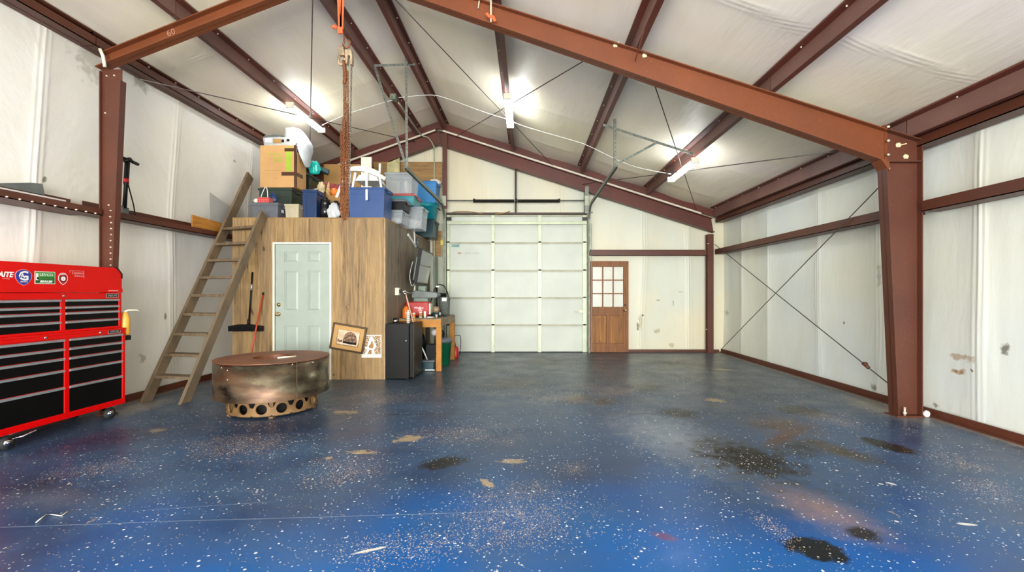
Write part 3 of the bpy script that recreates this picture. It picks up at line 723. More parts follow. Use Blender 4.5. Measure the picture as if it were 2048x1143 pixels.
for (x0, x1, lb) in ((RX + 0.1, 3.75, 'thin cream strip added for the bright gap above the far gable rafter, right side'), (-4.3, RX - 0.06, 'thin cream strip added for the bright gap above the far gable rafter, left side')):
    mb = MB(); mb.prism([(x0, roof(x0) - 0.216), (x1, roof(x1) - 0.216), (x1, roof(x1) - 0.180), (x0, roof(x0) - 0.180)], 1, 9.806, 9.82)  # added so the insulation gap over the rafter shows as a bright line
    solo(mb, 'gap_strip', CREAM, lb, 'strip', 'gap strips')
# columns of the near frame
T = thing('steel_column', 'thick tapered red-brown steel column standing against the right wall', 'column', (4.12 * FS, YM, 0), 0, 'steel columns')
mb = MB(); ibw = 0.13
mb.prism([(3.99, 0.012), (4.255, 0.012), (4.255, 2.705), (3.86, 2.705)], 1, YM - 0.004, YM + 0.004)
mb.prism([(3.99, 0.012), (4.002, 0.012), (3.872, 2.705), (3.86, 2.705)], 1, YM - ibw / 2, YM + ibw / 2)
mb.box(4.243, 4.255, YM - ibw / 2, YM + ibw / 2, 0.012, 2.98)
mb.prism([(3.90, 2.705), (4.255, 2.705), (4.255, 2.965), (3.90, 3.05)], 1, YM - 0.004, YM + 0.004)
mb.box(3.86, 4.255, YM - ibw / 2, YM + ibw / 2, 2.700, 2.712)
mb.prism([(3.90, 3.04), (4.255, 2.928), (4.255, 2.942), (3.90, 3.055)], 1, YM - ibw / 2, YM + ibw / 2)
build(mb.frame(), 'shaft', STEEL, T, True)
mb = MB(); mb.box(3.888, 3.900, YM - 0.006, YM + 0.085, 2.60, 3.12); mb.box(3.905, 3.917, YM - 0.006, YM + 0.085, 2.72, 3.12); build(mb.frame(), 'end_plate', STEELO, T, True)
for z in (2.63, 2.78, 2.93, 3.08):
    bolt(fsp((3.893, YM - 0.05, z)), T, 'x', 0.014)
mb = MB(); mb.prism([(3.80, 2.725), (3.888, 2.60), (3.888, 2.70)], 1, YM - 0.07, YM + 0.07); build(mb.frame(), 'haunch', STEELO, T, True)
mb = MB(); mb.box(3.96, 4.29, YM - 0.085, YM + 0.085, 0, 0.014); build(mb.frame(), 'base_plate', STEEL, T, True)
mb = MB(); mb.cyl((4.06, YM - 0.06, 0.014), (4.06, YM - 0.06, 0.10), 0.011, 8); mb.cyl((4.06, YM - 0.06, 0.03), (4.06, YM - 0.06, 0.05), 0.02, 6); build(mb.frame(), 'anchor_bolt', BOLT, T, True)
for (px, py) in ((1797, 290), (1812, 313)):
    p = at(px, py, YM - 0.012); b_ = MB(); b_.blob((p.x, p.y, p.z), (0.028, 0.012, 0.024), px, 0.35); o = build(b_, 'foam_blob', GLUE, T, True); o['label'] = 'cream blob of foam'
b_ = MB(); b_.bar(at(1797, 291, YM - 0.012), at(1813, 287, YM - 0.012), 0.010, 0.010); build(b_, 'foam_drip', GLUE, T, True)

YL = YM + 0.012
T = thing('steel_column', 'red-brown steel column against the left wall behind the red tool chest', 'column', (-4.45, YL, 0), 0, 'steel columns')
mb = MB(); b2 = 0.03
mb.prism([(-4.655, 0.012), (-4.575, 0.012), (-4.43, 3.60), (-4.43, 3.73), (-4.655, 3.73)], 1, YL - 0.004, YL + 0.004)
mb.prism([(-4.587, 0.012), (-4.575, 0.012), (-4.42, 3.60), (-4.432, 3.60)], 1, YL - 0.03, YL + 0.04)
mb.box(-4.655, -4.643, YL - b2, YL + b2, 0.012, 3.70)
build(mb.frame(), 'shaft', STEEL, T, True)
mb = MB(); mb.box(-4.70, -4.52, YL - 0.032, YL + 0.05, 0, 0.014); build(mb.frame(), 'base_plate', STEEL, T, True)
for (px, py) in ((214, 152), (229, 151), (211, 226), (218, 410), (222, 421), (221, 433), (223, 445), (223, 457), (223, 469), (222, 481), (222, 494), (222, 506), (222, 518), (222, 530), (199, 441)):
    p = at(px, py, YL - 0.009); bolt(p, T, 'y', 0.009)
# foam strips at the eave beside the left column
mb = MB(); mb.tube([at(200, 98, 4.7), at(206, 112, 4.7), at(209, 128, 4.72), at(210, 134, 4.73)], 0.016, 8); solo(mb, 'foam_strip', CREAM, 'cream strip of spray foam at the top of the left column', 'foam')

# far corner column and gable posts
T = thing('steel_column', 'slim red-brown column at the far right corner', 'column', (3.945, 9.86, 0), 0, 'steel columns')
mb = MB(); mb.box(3.88, 4.01, 9.80, 9.81, 0.012, 2.56); mb.box(3.94, 3.95, 9.81, 9.91, 0.012, 2.56); mb.box(3.88, 4.01, 9.91, 9.92, 0.012, 2.56); build(mb, 'shaft', STEEL, T, True)
mb = MB(); mb.box(3.85, 4.04, 9.78, 9.94, 0, 0.012); build(mb, 'base_plate', STEEL, T, True)
for (px, py) in ((1416, 487), (1413, 658)): p = at(px, py, 9.795); bolt(p, T, 'y', 0.014)
T = thing('steel_column', 'slim red-brown post left of the roll-up door, reaching the ridge', 'column', (-1.76, 9.86, 0), 0, 'steel columns')
mb = MB(); mb.box(-1.825, -1.725, 9.763, 9.773, 3.10, 4.72); mb.box(-1.78, -1.77, 9.773, 9.92, 3.10, 4.44); build(mb, 'shaft', STEEL, T, True)
mb = MB(); mb.box(-1.775, -1.765, 9.80, 9.95, 0, 3.10); build(mb, 'jamb', GALV, T, True)
T = thing('steel_column', 'short red-brown post right of the roll-up door, under the gable rafter', 'column', (1.27, 9.86, 0), 0, 'steel columns')
mb = MB(); mb.box(1.235, 1.315, 9.95, 9.97, 0.0, 3.6); mb.box(1.27, 1.28, 9.771, 9.95, 3.0, 3.44); mb.box(1.235, 1.315, 9.760, 9.771, 3.0, 3.58); build(mb, 'shaft', GALVD, T, True)

# girts
def girt(x, sgn, y0, y1, label, z0=2.13, z1=2.24, dz=0.0, back=0.0):
    T = thing('wall_girt', label, 'wall rail', (x, y0, z0), 0, 'wall girts')
    xw = XR - 0.005 if sgn > 0 else XL + 0.012
    mb = MB()
    mb.box(*sorted((x, x + sgn * 0.008)), y0, y1, z0, z1)
    mb.box(*sorted((x, xw)), y0, y1, z0, z0 + 0.008)
    mb.box(*sorted((xw, xw - sgn * 0.008)), y0, y1, z0, z1 + back)
    build(mb, 'channel', STEEL, T, True)
    return T
G1 = girt(4.08, 1, YM + 0.09, 9.90, 'red-brown girt along the far right wall, crossed by the brace cables')
G2 = girt(4.08, 1, YF, YM - 0.09, 'red-brown girt along the near right wall, right of the thick column')
G3 = girt(-4.60, -1, YM + 0.11, 9.95, 'red-brown girt along the far left wall, with the scooter standing in it', 2.125, 2.20, back=0.085)
G4 = girt(-4.47, -1, YF, YM - 0.02, 'red-brown girt along the near left wall above the tool chest', 2.103, 2.172, back=0.10)
for k in range(13):
    bolt((-4.466, 3.50 + k * 0.10, 2.112), G4, 'x', 0.008)
T = thing('wall_girt', 'straight red-brown girt on the back wall above the wooden door', 'wall rail', (2.6, 9.86, 2.10), 0, 'wall girts')
mb = MB(); mb.box(1.335, 3.88, 9.835, 9.843, 2.10, 2.19); mb.box(1.335, 3.88, 9.835, 9.95, 2.10, 2.108); mb.box(1.335, 3.86, 9.90, 9.908, 2.10, 2.235); build(mb, 'channel', STEEL, T, True)

# brace cables
def cable(p, q, label, r=0.0065, tb=None, grp='thin brace cables'):
    p = Vector(p); q = Vector(q); T = thing('brace_cable', label, 'cable', tuple(p), 0, grp)
    mb = MB(); mb.cyl(p, q, r, 6); build(mb, 'strand', WIRE, T, True)
    if tb:
        c_ = p.lerp(q, tb); d = (q - p).normalized()
        mb = MB(); mb.cyl(c_ - d * 0.05, c_ + d * 0.05, 0.02, 8); mb.sphere(c_ + Vector((0, 0, 0.02)), 0.022, 6); o = build(mb, 'turnbuckle', mat('rusty_turnbuckle', (0.14, 0.05, 0.03), 0.5, 0.4), T, True)
cable(fsp((-1.6, YM + 0.02, 4.66)), (0.55, 9.84, 4.04), 'brace cable under the roof, from the ridge down past the middle lamp')
cable(fsp((0.79, YM + 0.02, 3.93)), (-1.56, 9.84, 4.66), 'brace cable under the roof, rising from the near rafter toward the far ridge')
cable(fsp((1.34, YM + 0.02, 3.72)), (3.66, 9.84, 3.06), 'brace cable under the roof, passing the right lamp toward the far corner')
cable(fsp((3.56, YM + 0.02, 2.86)), (1.18, 9.84, 3.64), 'brace cable under the roof, from the thick column top across behind the right lamp')
cable(fsp((-4.35, YM + 0.12, 3.68)), (-2.43, 9.84, 4.56), 'brace cable under the roof, from the left column toward the far gable')
cable(fsp((-2.35, YM + 0.02, 4.60)), (-4.72, 9.84, 3.66), 'brace cable under the roof, hanging straight down left of the orange sling')
cable(fsp((4.15, YM + 0.03, 2.75)), (4.20, 9.82, 0.10), 'wall brace cable on the right wall falling toward the far corner')
cable(fsp((4.15, YM + 0.03, 0.18)), (4.03, 9.80, 2.34), 'wall brace cable on the right wall rising toward the far corner, with a turnbuckle', tb=0.065 + 0.05)

# ------------------------------------------------------------------ fluorescent lamps
def lamp(x, y0, y1, z, label, zt=None):
    yc = (y0 + y1) / 2; L = y1 - y0
    T = thing('fluorescent_lamp', label, 'lamp', (x, yc, z), 0, 'fluorescent shop lamps')
    mb = MB(); mb.prism([(-0.020, 0.012), (0.020, 0.012), (0.030, 0.040), (0.024, 0.058), (-0.024, 0.058), (-0.030, 0.040)], 1, -L / 2, L / 2); build(mb, 'housing', WHITEM, T)
    for s_ in (-1, 1):
        mb = MB(); mb.box(-0.06, 0.06, s_ * L / 2 - 0.018, s_ * L / 2 + 0.018, -0.025, 0.06); build(mb, 'end_cap', CREAM, T, bevel=0.004)
    for s_ in (-1, 1):
        mb = MB(); mb.cyl((s_ * 0.040, -L / 2 + 0.02, 0.0), (s_ * 0.040, L / 2 - 0.02, 0.0), 0.019, 10); o = build(mb, 'tube', TUBE, T); o['label'] = 'glowing white tube'
    for s_ in (-1, 1):
        mb = MB(); mb.cyl((0, s_ * L * 0.4, 0.07), (0, s_ * L * 0.4, (zt or z + 0.14) - z), 0.003, 6); build(mb, 'hanger', WIRE, T)
    return T
l1 = lamp(-3.64, 6.97, 8.05, 4.148, 'lit twin-tube fluorescent lamp on the left, above the cardboard box', 4.24)
l2 = lamp(-0.30, 6.80, 8.00, 4.21, 'lit twin-tube fluorescent lamp in the middle, near the picture centre', 4.34)
l3 = lamp(2.49, 6.76, 7.90, 3.24, 'lit twin-tube fluorescent lamp on the right', 3.42)
for (x, y, w_) in ((-3.56, -0.8, 'left'), (-0.30, -0.8, 'middle'), (2.5, -0.8, 'right'), (-3.56, -3.4, 'left'), (-0.3, -3.4, 'middle'), (2.5, -3.4, 'right')):  # unseen lamps, added to fill the room with light
    lamp(x, y - 0.6, y + 0.6, roof(x) - 0.30, w_ + ' added fluorescent fill lamp behind the camera, ' + ('next to the camera' if y > -2 else 'near the open doorway'))

# white sheathed cable sagging between the lamps, junction box, conduit
def curve(pts, n=10):
    pts = [Vector(p) for p in pts]; out = []
    for i in range(len(pts) - 1):
        p0 = pts[max(i - 1, 0)]; p1 = pts[i]; p2 = pts[i + 1]; p3 = pts[min(i + 2, len(pts) - 1)]
        for k in range(n):
            u = k / n
            out.append(0.5 * ((2 * p1) + (p2 - p0) * u + (2 * p0 - 5 * p1 + 4 * p2 - p3) * u * u + (3 * p1 - p0 - 3 * p2 + p3) * u ** 3))
    return out + [pts[-1]]
mb = MB(); mb.tube(curve([at(644, 250, 7.9), at(700, 226, 7.75), at(784, 200, 7.6)]), 0.006, 6); solo(mb, 'electric_cable', WIREW, 'white cable from the left lamp to the junction box', 'cable', 'white lamp cables')
mb = MB(); mb.tube(curve([at(797, 195, 7.6), at(862, 190, 7.6), at(900, 199, 7.6), at(960, 221, 7.5), at(1013, 238, 7.6)]), 0.006, 6); solo(mb, 'electric_cable', WIREW, 'white cable sagging from the junction box to the middle lamp', 'cable', 'white lamp cables')
mb = MB(); mb.tube(curve([at(1024, 243, 7.7), at(1060, 256, 7.6), at(1150, 282, 7.5), at(1180, 293, 7.5), at(1260, 330, 7.5), at(1342, 348, 7.6)]), 0.006, 6); solo(mb, 'electric_cable', WIREW, 'white cable sagging from the middle lamp to the right lamp', 'cable', 'white lamp cables')
T = thing('junction_box', 'small grey junction box on the purlin left of the ridge', 'electrical box', at(787, 195, 7.62))
mb = MB(); mb.box(-0.05, 0.05, -0.05, 0.05, -0.05, 0.05); build(mb, 'box', GALVD, T, bevel=0.006)
mb = MB(); mb.tube([(-0.05, -0.07, -0.06), (0.0, -0.08, 0.02), (0.05, -0.07, -0.05)], 0.008, 6); build(mb, 'connector', GALV, T)
mb = MB(); mb.tube(curve([at(797, 205, 7.7), at(836, 262, 9.5), at(845, 271, 9.72), at(857, 276, 9.74), at(867, 292, 9.74), at(868.5, 320, 9.74), (-2.0, 9.74, 1.6), (-2.0, 9.74, 1.30)], 8), 0.013, 8)
solo(mb, 'conduit', GALV, 'galvanised conduit bending off the roof and down the back wall', 'pipe')

# ------------------------------------------------------------------ roll-up garage door with tracks and springs
T = tag(bpy.data.objects.new('door_1', None), 'white five-section roll-up garage door in the back wall', None, kind='structure'); C.objects.link(T); T.location = (-0.24, 9.93, 0)
SECW = mat('door_steel_white', (0.58, 0.62, 0.54), 0.45, var=0.05, scale=1.5)
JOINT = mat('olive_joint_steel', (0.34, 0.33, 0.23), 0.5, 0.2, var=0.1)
H5 = [0.0, 0.604, 1.198, 1.79, 2.396, 2.985]
for i in range(5):
    mb = MB(); z0, z1 = H5[i] + 0.003, H5[i + 1] - 0.003
    mb.box(-1.755, 1.285, 9.925, 9.965, z0, z1)
    for (a_, b_) in ((z0, z0 + 0.035), (z1 - 0.035, z1)): mb.box(-1.755, 1.285, 9.905, 9.925, a_, b_)
    mb.box(-1.755, 1.285, 9.898, 9.925, z1 - 0.014, z1)
    o = build(mb, 'door_section', SECW, T, True)
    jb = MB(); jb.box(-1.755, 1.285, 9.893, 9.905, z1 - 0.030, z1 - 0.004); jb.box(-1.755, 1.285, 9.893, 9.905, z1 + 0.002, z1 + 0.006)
    j_ = build(jb, 'joint_lip', JOINT, o, False); j_.data.transform(Matrix.Translation(-T.location)); j_['label'] = 'dark olive lip of the section'
    for (a_, b_) in ((-1.75, -1.688), (-0.785, -0.715), (0.232, 0.302), (1.20, 1.283)):
        sb = MB(); sb.box(a_, b_, 9.880, 9.925, z0 + 0.004, z1 - 0.004); s_ = build(sb, 'stile', GALV, o, False)
        s_.data.transform(Matrix.Translation(-T.location))
    for xh in (-0.75, 0.267, -1.72, 1.24):
        if i < 4:
            hb = MB(); hb.cyl((xh - 0.036, 9.872, z1 + 0.003), (xh + 0.036, 9.872, z1 + 0.003), 0.009, 8); hb.box(xh - 0.022, xh + 0.022, 9.872, 9.88, z1 - 0.014, z1 + 0.018)
            s_ = build(hb, 'hinge', DARKM, o, False); s_.data.transform(Matrix.Translation(-T.location))
mb = MB(); mb.box(-1.75, 1.283, 9.85, 9.88, 2.78, 2.84); mb.box(-1.75, 1.283, 9.83, 9.85, 2.775, 2.785); mb.box(-1.75, 1.283, 9.83, 9.85, 2.835, 2.845); o = build(mb, 'strut', GALV, T, True); o['label'] = 'shiny horizontal strut across the top section'
mb = MB(); mb.box(1.10, 1.21, 9.85, 9.88, 0.86, 0.92); mb.cyl((1.07, 9.855, 0.89), (1.02, 9.855, 0.89), 0.008, 8); build(mb, 'slide_latch', CREAM, T, True)
mb = MB(); mb.box(-1.755, 1.285, 9.90, 9.965, 0.0, 0.02); build(mb, 'bottom_seal', RUBBER, T, True)
for x in (-1.70, 1.24):
    mb = MB(); mb.box(x - 0.05, x + 0.05, 9.83, 9.88, 2.86, 2.93); build(mb, 'top_roller', DARKM, T, True)
TINY = mat('blue_grey_label', (0.20, 0.38, 0.36), 0.6)
mb = MB(); p = at(911, 491, 9.92); mb.box(p.x - 0.085, p.x + 0.085, 9.9235, 9.925, p.z - 0.03, p.z + 0.03); build(mb, 'label_plate', TINY, T, True)
text('351.BC A24UAR', 0.062, mat('faint_grey_ink', (0.46, 0.46, 0.42), 0.7), T, face_y(at(945, 506, 10).x, 9.9235, at(940, 506, 9.92).z), 'printed_code', xs=0.72)
text('HA', 0.066, INKR, T, face_y(at(920, 506, 10).x, 9.923, at(940, 506, 9.92).z), 'printed_code', bold=0.002, xs=0.9)

def track(x, sgn, label, yend, zend):
    T = thing('door_track', label, 'rail', (x, 9.88, 0), 0, 'garage door tracks')
    mb = MB(); prof = [(-0.02, -0.025), (0.02, -0.025)]
    pts = [(x, 9.86, 0.0), (x, 9.86, 2.80)] + [(x, 9.86 - 0.36 * (1 - math.cos(R(a_))), 2.80 + 0.37 * math.sin(R(a_))) for a_ in range(15, 91, 15)] + [(x, yend, zend)]
    for p, q in zip(pts, pts[1:]):
        mb.bar(p, q, 0.035, 0.006, (0, 1, 0) if abs(Vector(q)[2] - Vector(p)[2]) > abs(q[1] - p[1]) else (0, 0, 1))
    for off in (-0.0175, 0.0175):
        pp = [(p[0] + off, p[1], p[2]) for p in pts]
        for p, q in zip(pp, pp[1:]): mb.bar(p, q, 0.004, 0.05, (0, 1, 0) if abs(q[2] - p[2]) > abs(q[1] - p[1]) else (0, 0, 1))
    build(mb, 'rail', GALVD, T, True)
    mb = MB(); mb.box(*sorted((x + sgn * 0.02, x + sgn * 0.055)), 9.90, 9.905, 0.02, 2.8); mb.box(*sorted((x + sgn * 0.05, x + sgn * 0.055)), 9.84, 9.905, 0.02, 2.8); build(mb, 'mounting_angle', GALV, T, True)
    return T
track(-1.80, -1, 'galvanised door track left of the roll-up door, curving toward the loft', 6.72, 3.14)
track(1.335, 1, 'galvanised door track right of the roll-up door, curving up toward the camera', 6.82, 3.19)
T = thing('torsion_spring', 'shaft with two long black torsion springs above the roll-up door', 'spring', (-0.24, 9.80, 3.28))
mb = MB(); mb.cyl((-1.86, 9.80, 3.28), (1.33, 9.80, 3.28), 0.014, 10); build(mb, 'shaft', GALVD, T, True)
for (a_, b_) in ((-1.14, -0.29), (-0.21, 0.67)):
    mb = MB(); n = 62; pts = []
    for i in range(n * 8 + 1):
        u = i / (n * 8); th = 2 * PI * n * u; rr = 0.030
        pts.append((a_ + (b_ - a_) * u, 9.80 + rr * math.cos(th), 3.272 + rr * math.sin(th)))
    mb.tube(pts, 0.0068, 5); build(mb, 'coil', DARKM, T, True)
for x in (-1.15, -0.24, 0.68):
    mb = MB(); mb.cyl((x - 0.018, 9.80, 3.28), (x + 0.018, 9.80, 3.28), 0.045, 12); build(mb, 'cone', DARKM, T, True)
for x in (-1.79, 1.27):
    mb = MB(); mb.cyl((x - 0.03, 9.80, 3.28), (x + 0.03, 9.80, 3.28), 0.06, 16); mb.cyl((x - 0.036, 9.80, 3.28), (x - 0.03, 9.80, 3.28), 0.072, 16); mb.cyl((x + 0.03, 9.80, 3.28), (x + 0.036, 9.80, 3.28), 0.072, 16); build(mb, 'cable_drum', GALVD, T, True)
    mb = MB(); mb.box(x - 0.045, x + 0.045, 9.735, 9.745, 3.16, 3.37); build(mb, 'bearing_plate', GALV, T, True)
mb = MB(); mb.box(-0.275, -0.235, 9.83, 9.90, 3.03, 3.98); solo(mb, 'spring_post', DARKM, 'thin dark post behind the middle of the torsion springs', 'post')
mb = MB(); mb.box(-1.76, 1.285, 9.86, 9.95, 3.0, 3.035); solo(mb, 'door_header', mat('dark_header', (0.05, 0.022, 0.012), 0.5), 'dark thin header rail above the roll-up door', 'rail')
mb = MB(); mb.tube(curve([at(903, 425, 9.86), at(912, 423, 9.84), at(940, 423, 9.84), at(965, 427, 9.85)]), 0.008, 6); mb.tube(curve([at(990, 428, 9.85), at(1010, 425, 9.83), at(1020, 422, 9.82)]), 0.010, 6)
solo(mb, 'frayed_strap', CARDD, 'frayed brown strap lying on the header rail over the roll-up door', 'strap')

# perforated angle hangers
def perf(mb, p, q, w, up): mb.bar(p, q, w, 0.004, up)
T = thing('track_hanger', 'grey perforated-angle hanger for the left door track, a tall narrow V', 'hanger', (-1.82, 6.9, 3.15), 0, 'track hangers')
def angle(p, q, T, name='strap', w=0.036, up=(0, 1, 0)):
    mb = MB(); p = Vector(p); q = Vector(q); mb.bar(p, q, w, 0.005, up); d = (q - p).normalized(); sd = d.cross(Vector(up)).normalized()
    u = Vector(up); off = sd * (w / 2 - 0.0025)
    mb.bar(p + off + u * w / 2, q + off + u * w / 2, 0.005, w, up)
    L = (q - p).length; n = int(L / 0.06)
    mb.cur = 1
    for i in range(1, n):
        c_ = p.lerp(q, i / n); mb.cyl(c_ - u * 0.0035, c_ + u * 0.0035, 0.006, 6)
    return build(mb, name, [GALVD, BLACKP], T, True)
angle((-1.80, 6.80, 3.13), (-1.84, 6.88, 4.86), T)
angle((-1.80, 6.82, 3.13), (-2.35, 7.0, 4.77), T)
angle((-2.35, 6.97, 4.77), (-1.72, 6.97, 4.79), T, 'cross_strap')
T = thing('track_hanger', 'grey perforated-angle hanger for the right door track, with a long cross bar', 'hanger', (1.33, 6.9, 3.2), 0, 'track hangers')
angle((1.33, 6.90, 3.19), (1.33, 6.90, 3.93), T)
angle((1.15, 6.93, 3.85), (2.54, 6.93, 3.40), T, 'cross_strap')
angle((1.34, 6.88, 3.23), (1.95, 6.88, 3.56), T, 'brace')

# ------------------------------------------------------------------ wooden door in the back wall
T = tag(bpy.data.objects.new('door_2', None), 'brown stained wooden door with nine panes in the back wall', None, kind='structure'); C.objects.link(T); T.location = (1.77, 9.92, 0)
X0, X1, Z1 = 1.345, 2.195, 1.985
ZL0, ZL1 = 0.985, 1.865; XLa, XLb = X0 + 0.065, X1 - 0.105
mb = MB()
mb.box(X0, XLa, 9.885, 9.93, 0.005, Z1); mb.box(XLb, X1, 9.885, 9.93, 0.005, Z1); mb.box(XLa, XLb, 9.885, 9.93, ZL1, Z1); mb.box(XLa, XLb, 9.885, 9.93, 0.80, ZL0); mb.box(XLa, XLb, 9.885, 9.93, 0.005, 0.20)
mb.box(1.715, 1.80, 9.885, 9.93, 0.2, 0.80)
build(mb, 'slab', DOORWOOD, T, True, bevel=0.003)
pw = (XLb - XLa) / 3; ph = (ZL1 - ZL0) / 3
mb = MB()
for k in (1, 2):
    mb.box(XLa + pw * k - 0.013, XLa + pw * k + 0.013, 9.89, 9.93, ZL0, ZL1); mb.box(XLa, XLb, 9.888, 9.93, ZL0 + ph * k - 0.013, ZL0 + ph * k + 0.013)
build(mb, 'glazing_bars', DOORWOOD, T, True)
for i in range(3):
    for j in range(3):
        mb = MB(); g = 0.011 if 1 else 0
        mb.box(XLa + pw * i + g, XLa + pw * (i + 1) - g, 9.908, 9.912, ZL0 + ph * j + g, ZL0 + ph * (j + 1) - g); build(mb, 'pane', LITE, T, True)
for (a_, b_) in ((XLa, 1.715), (1.80, XLb)):
    mb = MB(); mb.box(a_, b_, 9.905, 9.93, 0.2, 0.8); mb.box(a_ + 0.05, b_ - 0.05, 9.893, 9.905, 0.25, 0.75); build(mb, 'panel', DOORPANEL, T, True, bevel=0.004)
mb = MB(); mb.cyl((2.115, 9.885, 0.92), (2.115, 9.845, 0.92), 0.011, 10); mb.sphere((2.115, 9.835, 0.92), 0.028, 8); mb.cyl((2.115, 9.885, 0.92), (2.115, 9.879, 0.92), 0.032, 14); build(mb, 'knob', BRASS, T, True)
mb = MB(); mb.cyl((2.115, 9.887, 1.03), (2.115, 9.878, 1.03), 0.018, 12); build(mb, 'deadbolt', DARKM, T, True)
mb = MB(); mb.box(X0 + 0.01, X1 - 0.01, 9.955, 9.965, 0.0, 1.97); build(mb, 'outer_skin', CREAM, T, True)

# ------------------------------------------------------------------ storage room with loft
LX0, LX1, LY0, LZ = -4.41, -2.13, 6.80, 2.40
DX0_, DX1_, DH = -3.775, -2.955, 2.02
mb = MB(); y0, y1 = LY0, LY0 + 0.09
mb.box(LX0, DX0_, y0, y1, 0, LZ); mb.box(DX1_, LX1, y0, y1, 0, LZ); mb.box(DX0_, DX1_, y0, y1, DH, LZ)
struct(mb, 'wall_room_front', PANEL)
mb = MB(); mb.box(LX1 - 0.09, LX1, LY0 + 0.0905, 9.93, 0.002, LZ - 0.002); struct(mb, 'wall_room_side', PANEL_SHADED)
mb = MB(); mb.box(LX0, LX0 + 0.09, LY0 + 0.09, 9.93, 0, LZ); struct(mb, 'wall_room_left', PANEL)
mb = MB(); mb.box(LX0, LX1, LY0, 9.93, LZ, LZ + 0.018); struct(mb, 'ceiling_room', PLY)
mb = MB(); mb.box(LX1 + 0.0005, LX1 + 0.005, LY0 - 0.005, LY0 + 0.02, 0, LZ); mb.box(LX1 - 0.015, LX1 + 0.0005, LY0 - 0.005, LY0 - 0.0005, 0, LZ); struct(mb, 'trim_1', mat('wood_corner_strip', (0.42, 0.30, 0.17), 0.6))
mb = MB(); mb.box(DX0_ - 0.028, DX0_, LY0 - 0.018, LY0 + 0.05, 0, DH + 0.028); mb.box(DX1_, DX1_ + 0.028, LY0 - 0.018, LY0 + 0.05, 0, DH + 0.028); mb.box(DX0_, DX1_, LY0 - 0.018, LY0 + 0.05, DH, DH + 0.028)
struct(mb, 'trim_2', TRIMW, bevel=0.004)
T = tag(bpy.data.objects.new('door_3', None), 'white six-panel door with brass knob in the storage room', None, kind='structure'); C.objects.link(T); T.location = ((DX0_ + DX1_) / 2, LY0, 0)
mb = MB(); a_, b_ = DX0_ + 0.004, DX1_ - 0.004; yf = LY0 + 0.006
cols = [(a_ + 0.135, a_ + 0.345), (b_ - 0.345 + 0.02, b_ - 0.135)]
rows = [(0.22, 0.80), (1.02, 1.625), (1.745, 1.91)]
mb.box(a_, b_, yf + 0.012, yf + 0.04, 0.01, DH - 0.004)
xsv = [a_, cols[0][0], cols[0][1], cols[1][0], cols[1][1], b_]; zsv = [0.01, rows[0][0], rows[0][1], rows[1][0], rows[1][1], rows[2][0], rows[2][1], DH - 0.004]
for i in range(5):
    for j in range(7):
        if i in (1, 3) and j in (1, 3, 5): continue
        mb.box(xsv[i], xsv[i + 1], yf, yf + 0.012, zsv[j], zsv[j + 1])
build(mb, 'slab', DOORWHITE, T, True)
for (p0, p1) in cols:
    for (q0, q1) in rows:
        pb = MB(); i_ = 0.012; j_ = 0.035
        vs = [(p0 + i_, yf + 0.012, q0 + i_), (p1 - i_, yf + 0.012, q0 + i_), (p1 - i_, yf + 0.012, q1 - i_), (p0 + i_, yf + 0.012, q1 - i_),
              (p0 + j_, yf + 0.002, q0 + j_), (p1 - j_, yf + 0.002, q0 + j_), (p1 - j_, yf + 0.002, q1 - j_), (p0 + j_, yf + 0.002, q1 - j_)]
        pb.add(vs, [(0, 1, 2, 3), (4, 7, 6, 5), (0, 4, 5, 1), (1, 5, 6, 2), (2, 6, 7, 3), (3, 7, 4, 0)]); build(pb, 'raised_panel', DOORWHITE, T, True)
for z, nm in ((0.975, 'knob'), (1.115, 'deadbolt')):
    kb = MB(); x = a_ + 0.052
    kb.cyl((x, yf, z), (x, yf - 0.008, z), 0.030, 16)
    if nm == 'knob': kb.cyl((x, yf, z), (x, yf - 0.04, z), 0.012, 10); kb.sphere((x, yf - 0.05, z), 0.028, 8)
    else: kb.cyl((x, yf, z), (x, yf - 0.014, z), 0.020, 12)
    build(kb, nm, BRASS, T, True)
for z in (0.3, 1.05, 1.80):
    kb = MB(); kb.cyl((b_ + 0.002, yf - 0.004, z - 0.045), (b_ + 0.002, yf - 0.004, z + 0.045), 0.007, 8); build(kb, 'hinge', BRASS, T, True)

# plywood pieces on the back wall
mb = MB(); mb.box(-3.3, -1.83, 9.755, 9.772, 3.66, 4.10); solo(mb, 'plywood_sheet', PLY, 'wide brown plywood sheet on the far gable above the totes', 'board')
mb = MB(); mb.box(-2.06, -1.845, 9.87, 9.89, 2.09, 2.64); solo(mb, 'plywood_board', PLY, 'small dark plywood board with a yellow tag beside the roll-up door', 'board')
mb = MB(); p = at(884, 485, 9.86); mb.box(p.x - 0.03, p.x + 0.03, 9.85, 9.868, p.z - 0.05, p.z + 0.05); mb.cyl((p.x, 9.862, p.z + 0.05), (p.x, 9.862, p.z + 0.10), 0.012, 8); mb.cyl((p.x, 9.862, p.z - 0.05), (p.x, 9.862, p.z - 0.16), 0.006, 8)
solo(mb, 'yellow_hanging_light', mat('yellow_lamp_guard', (0.75, 0.60, 0.06), 0.4), 'small yellow work light hanging on the dark plywood board', 'work light')

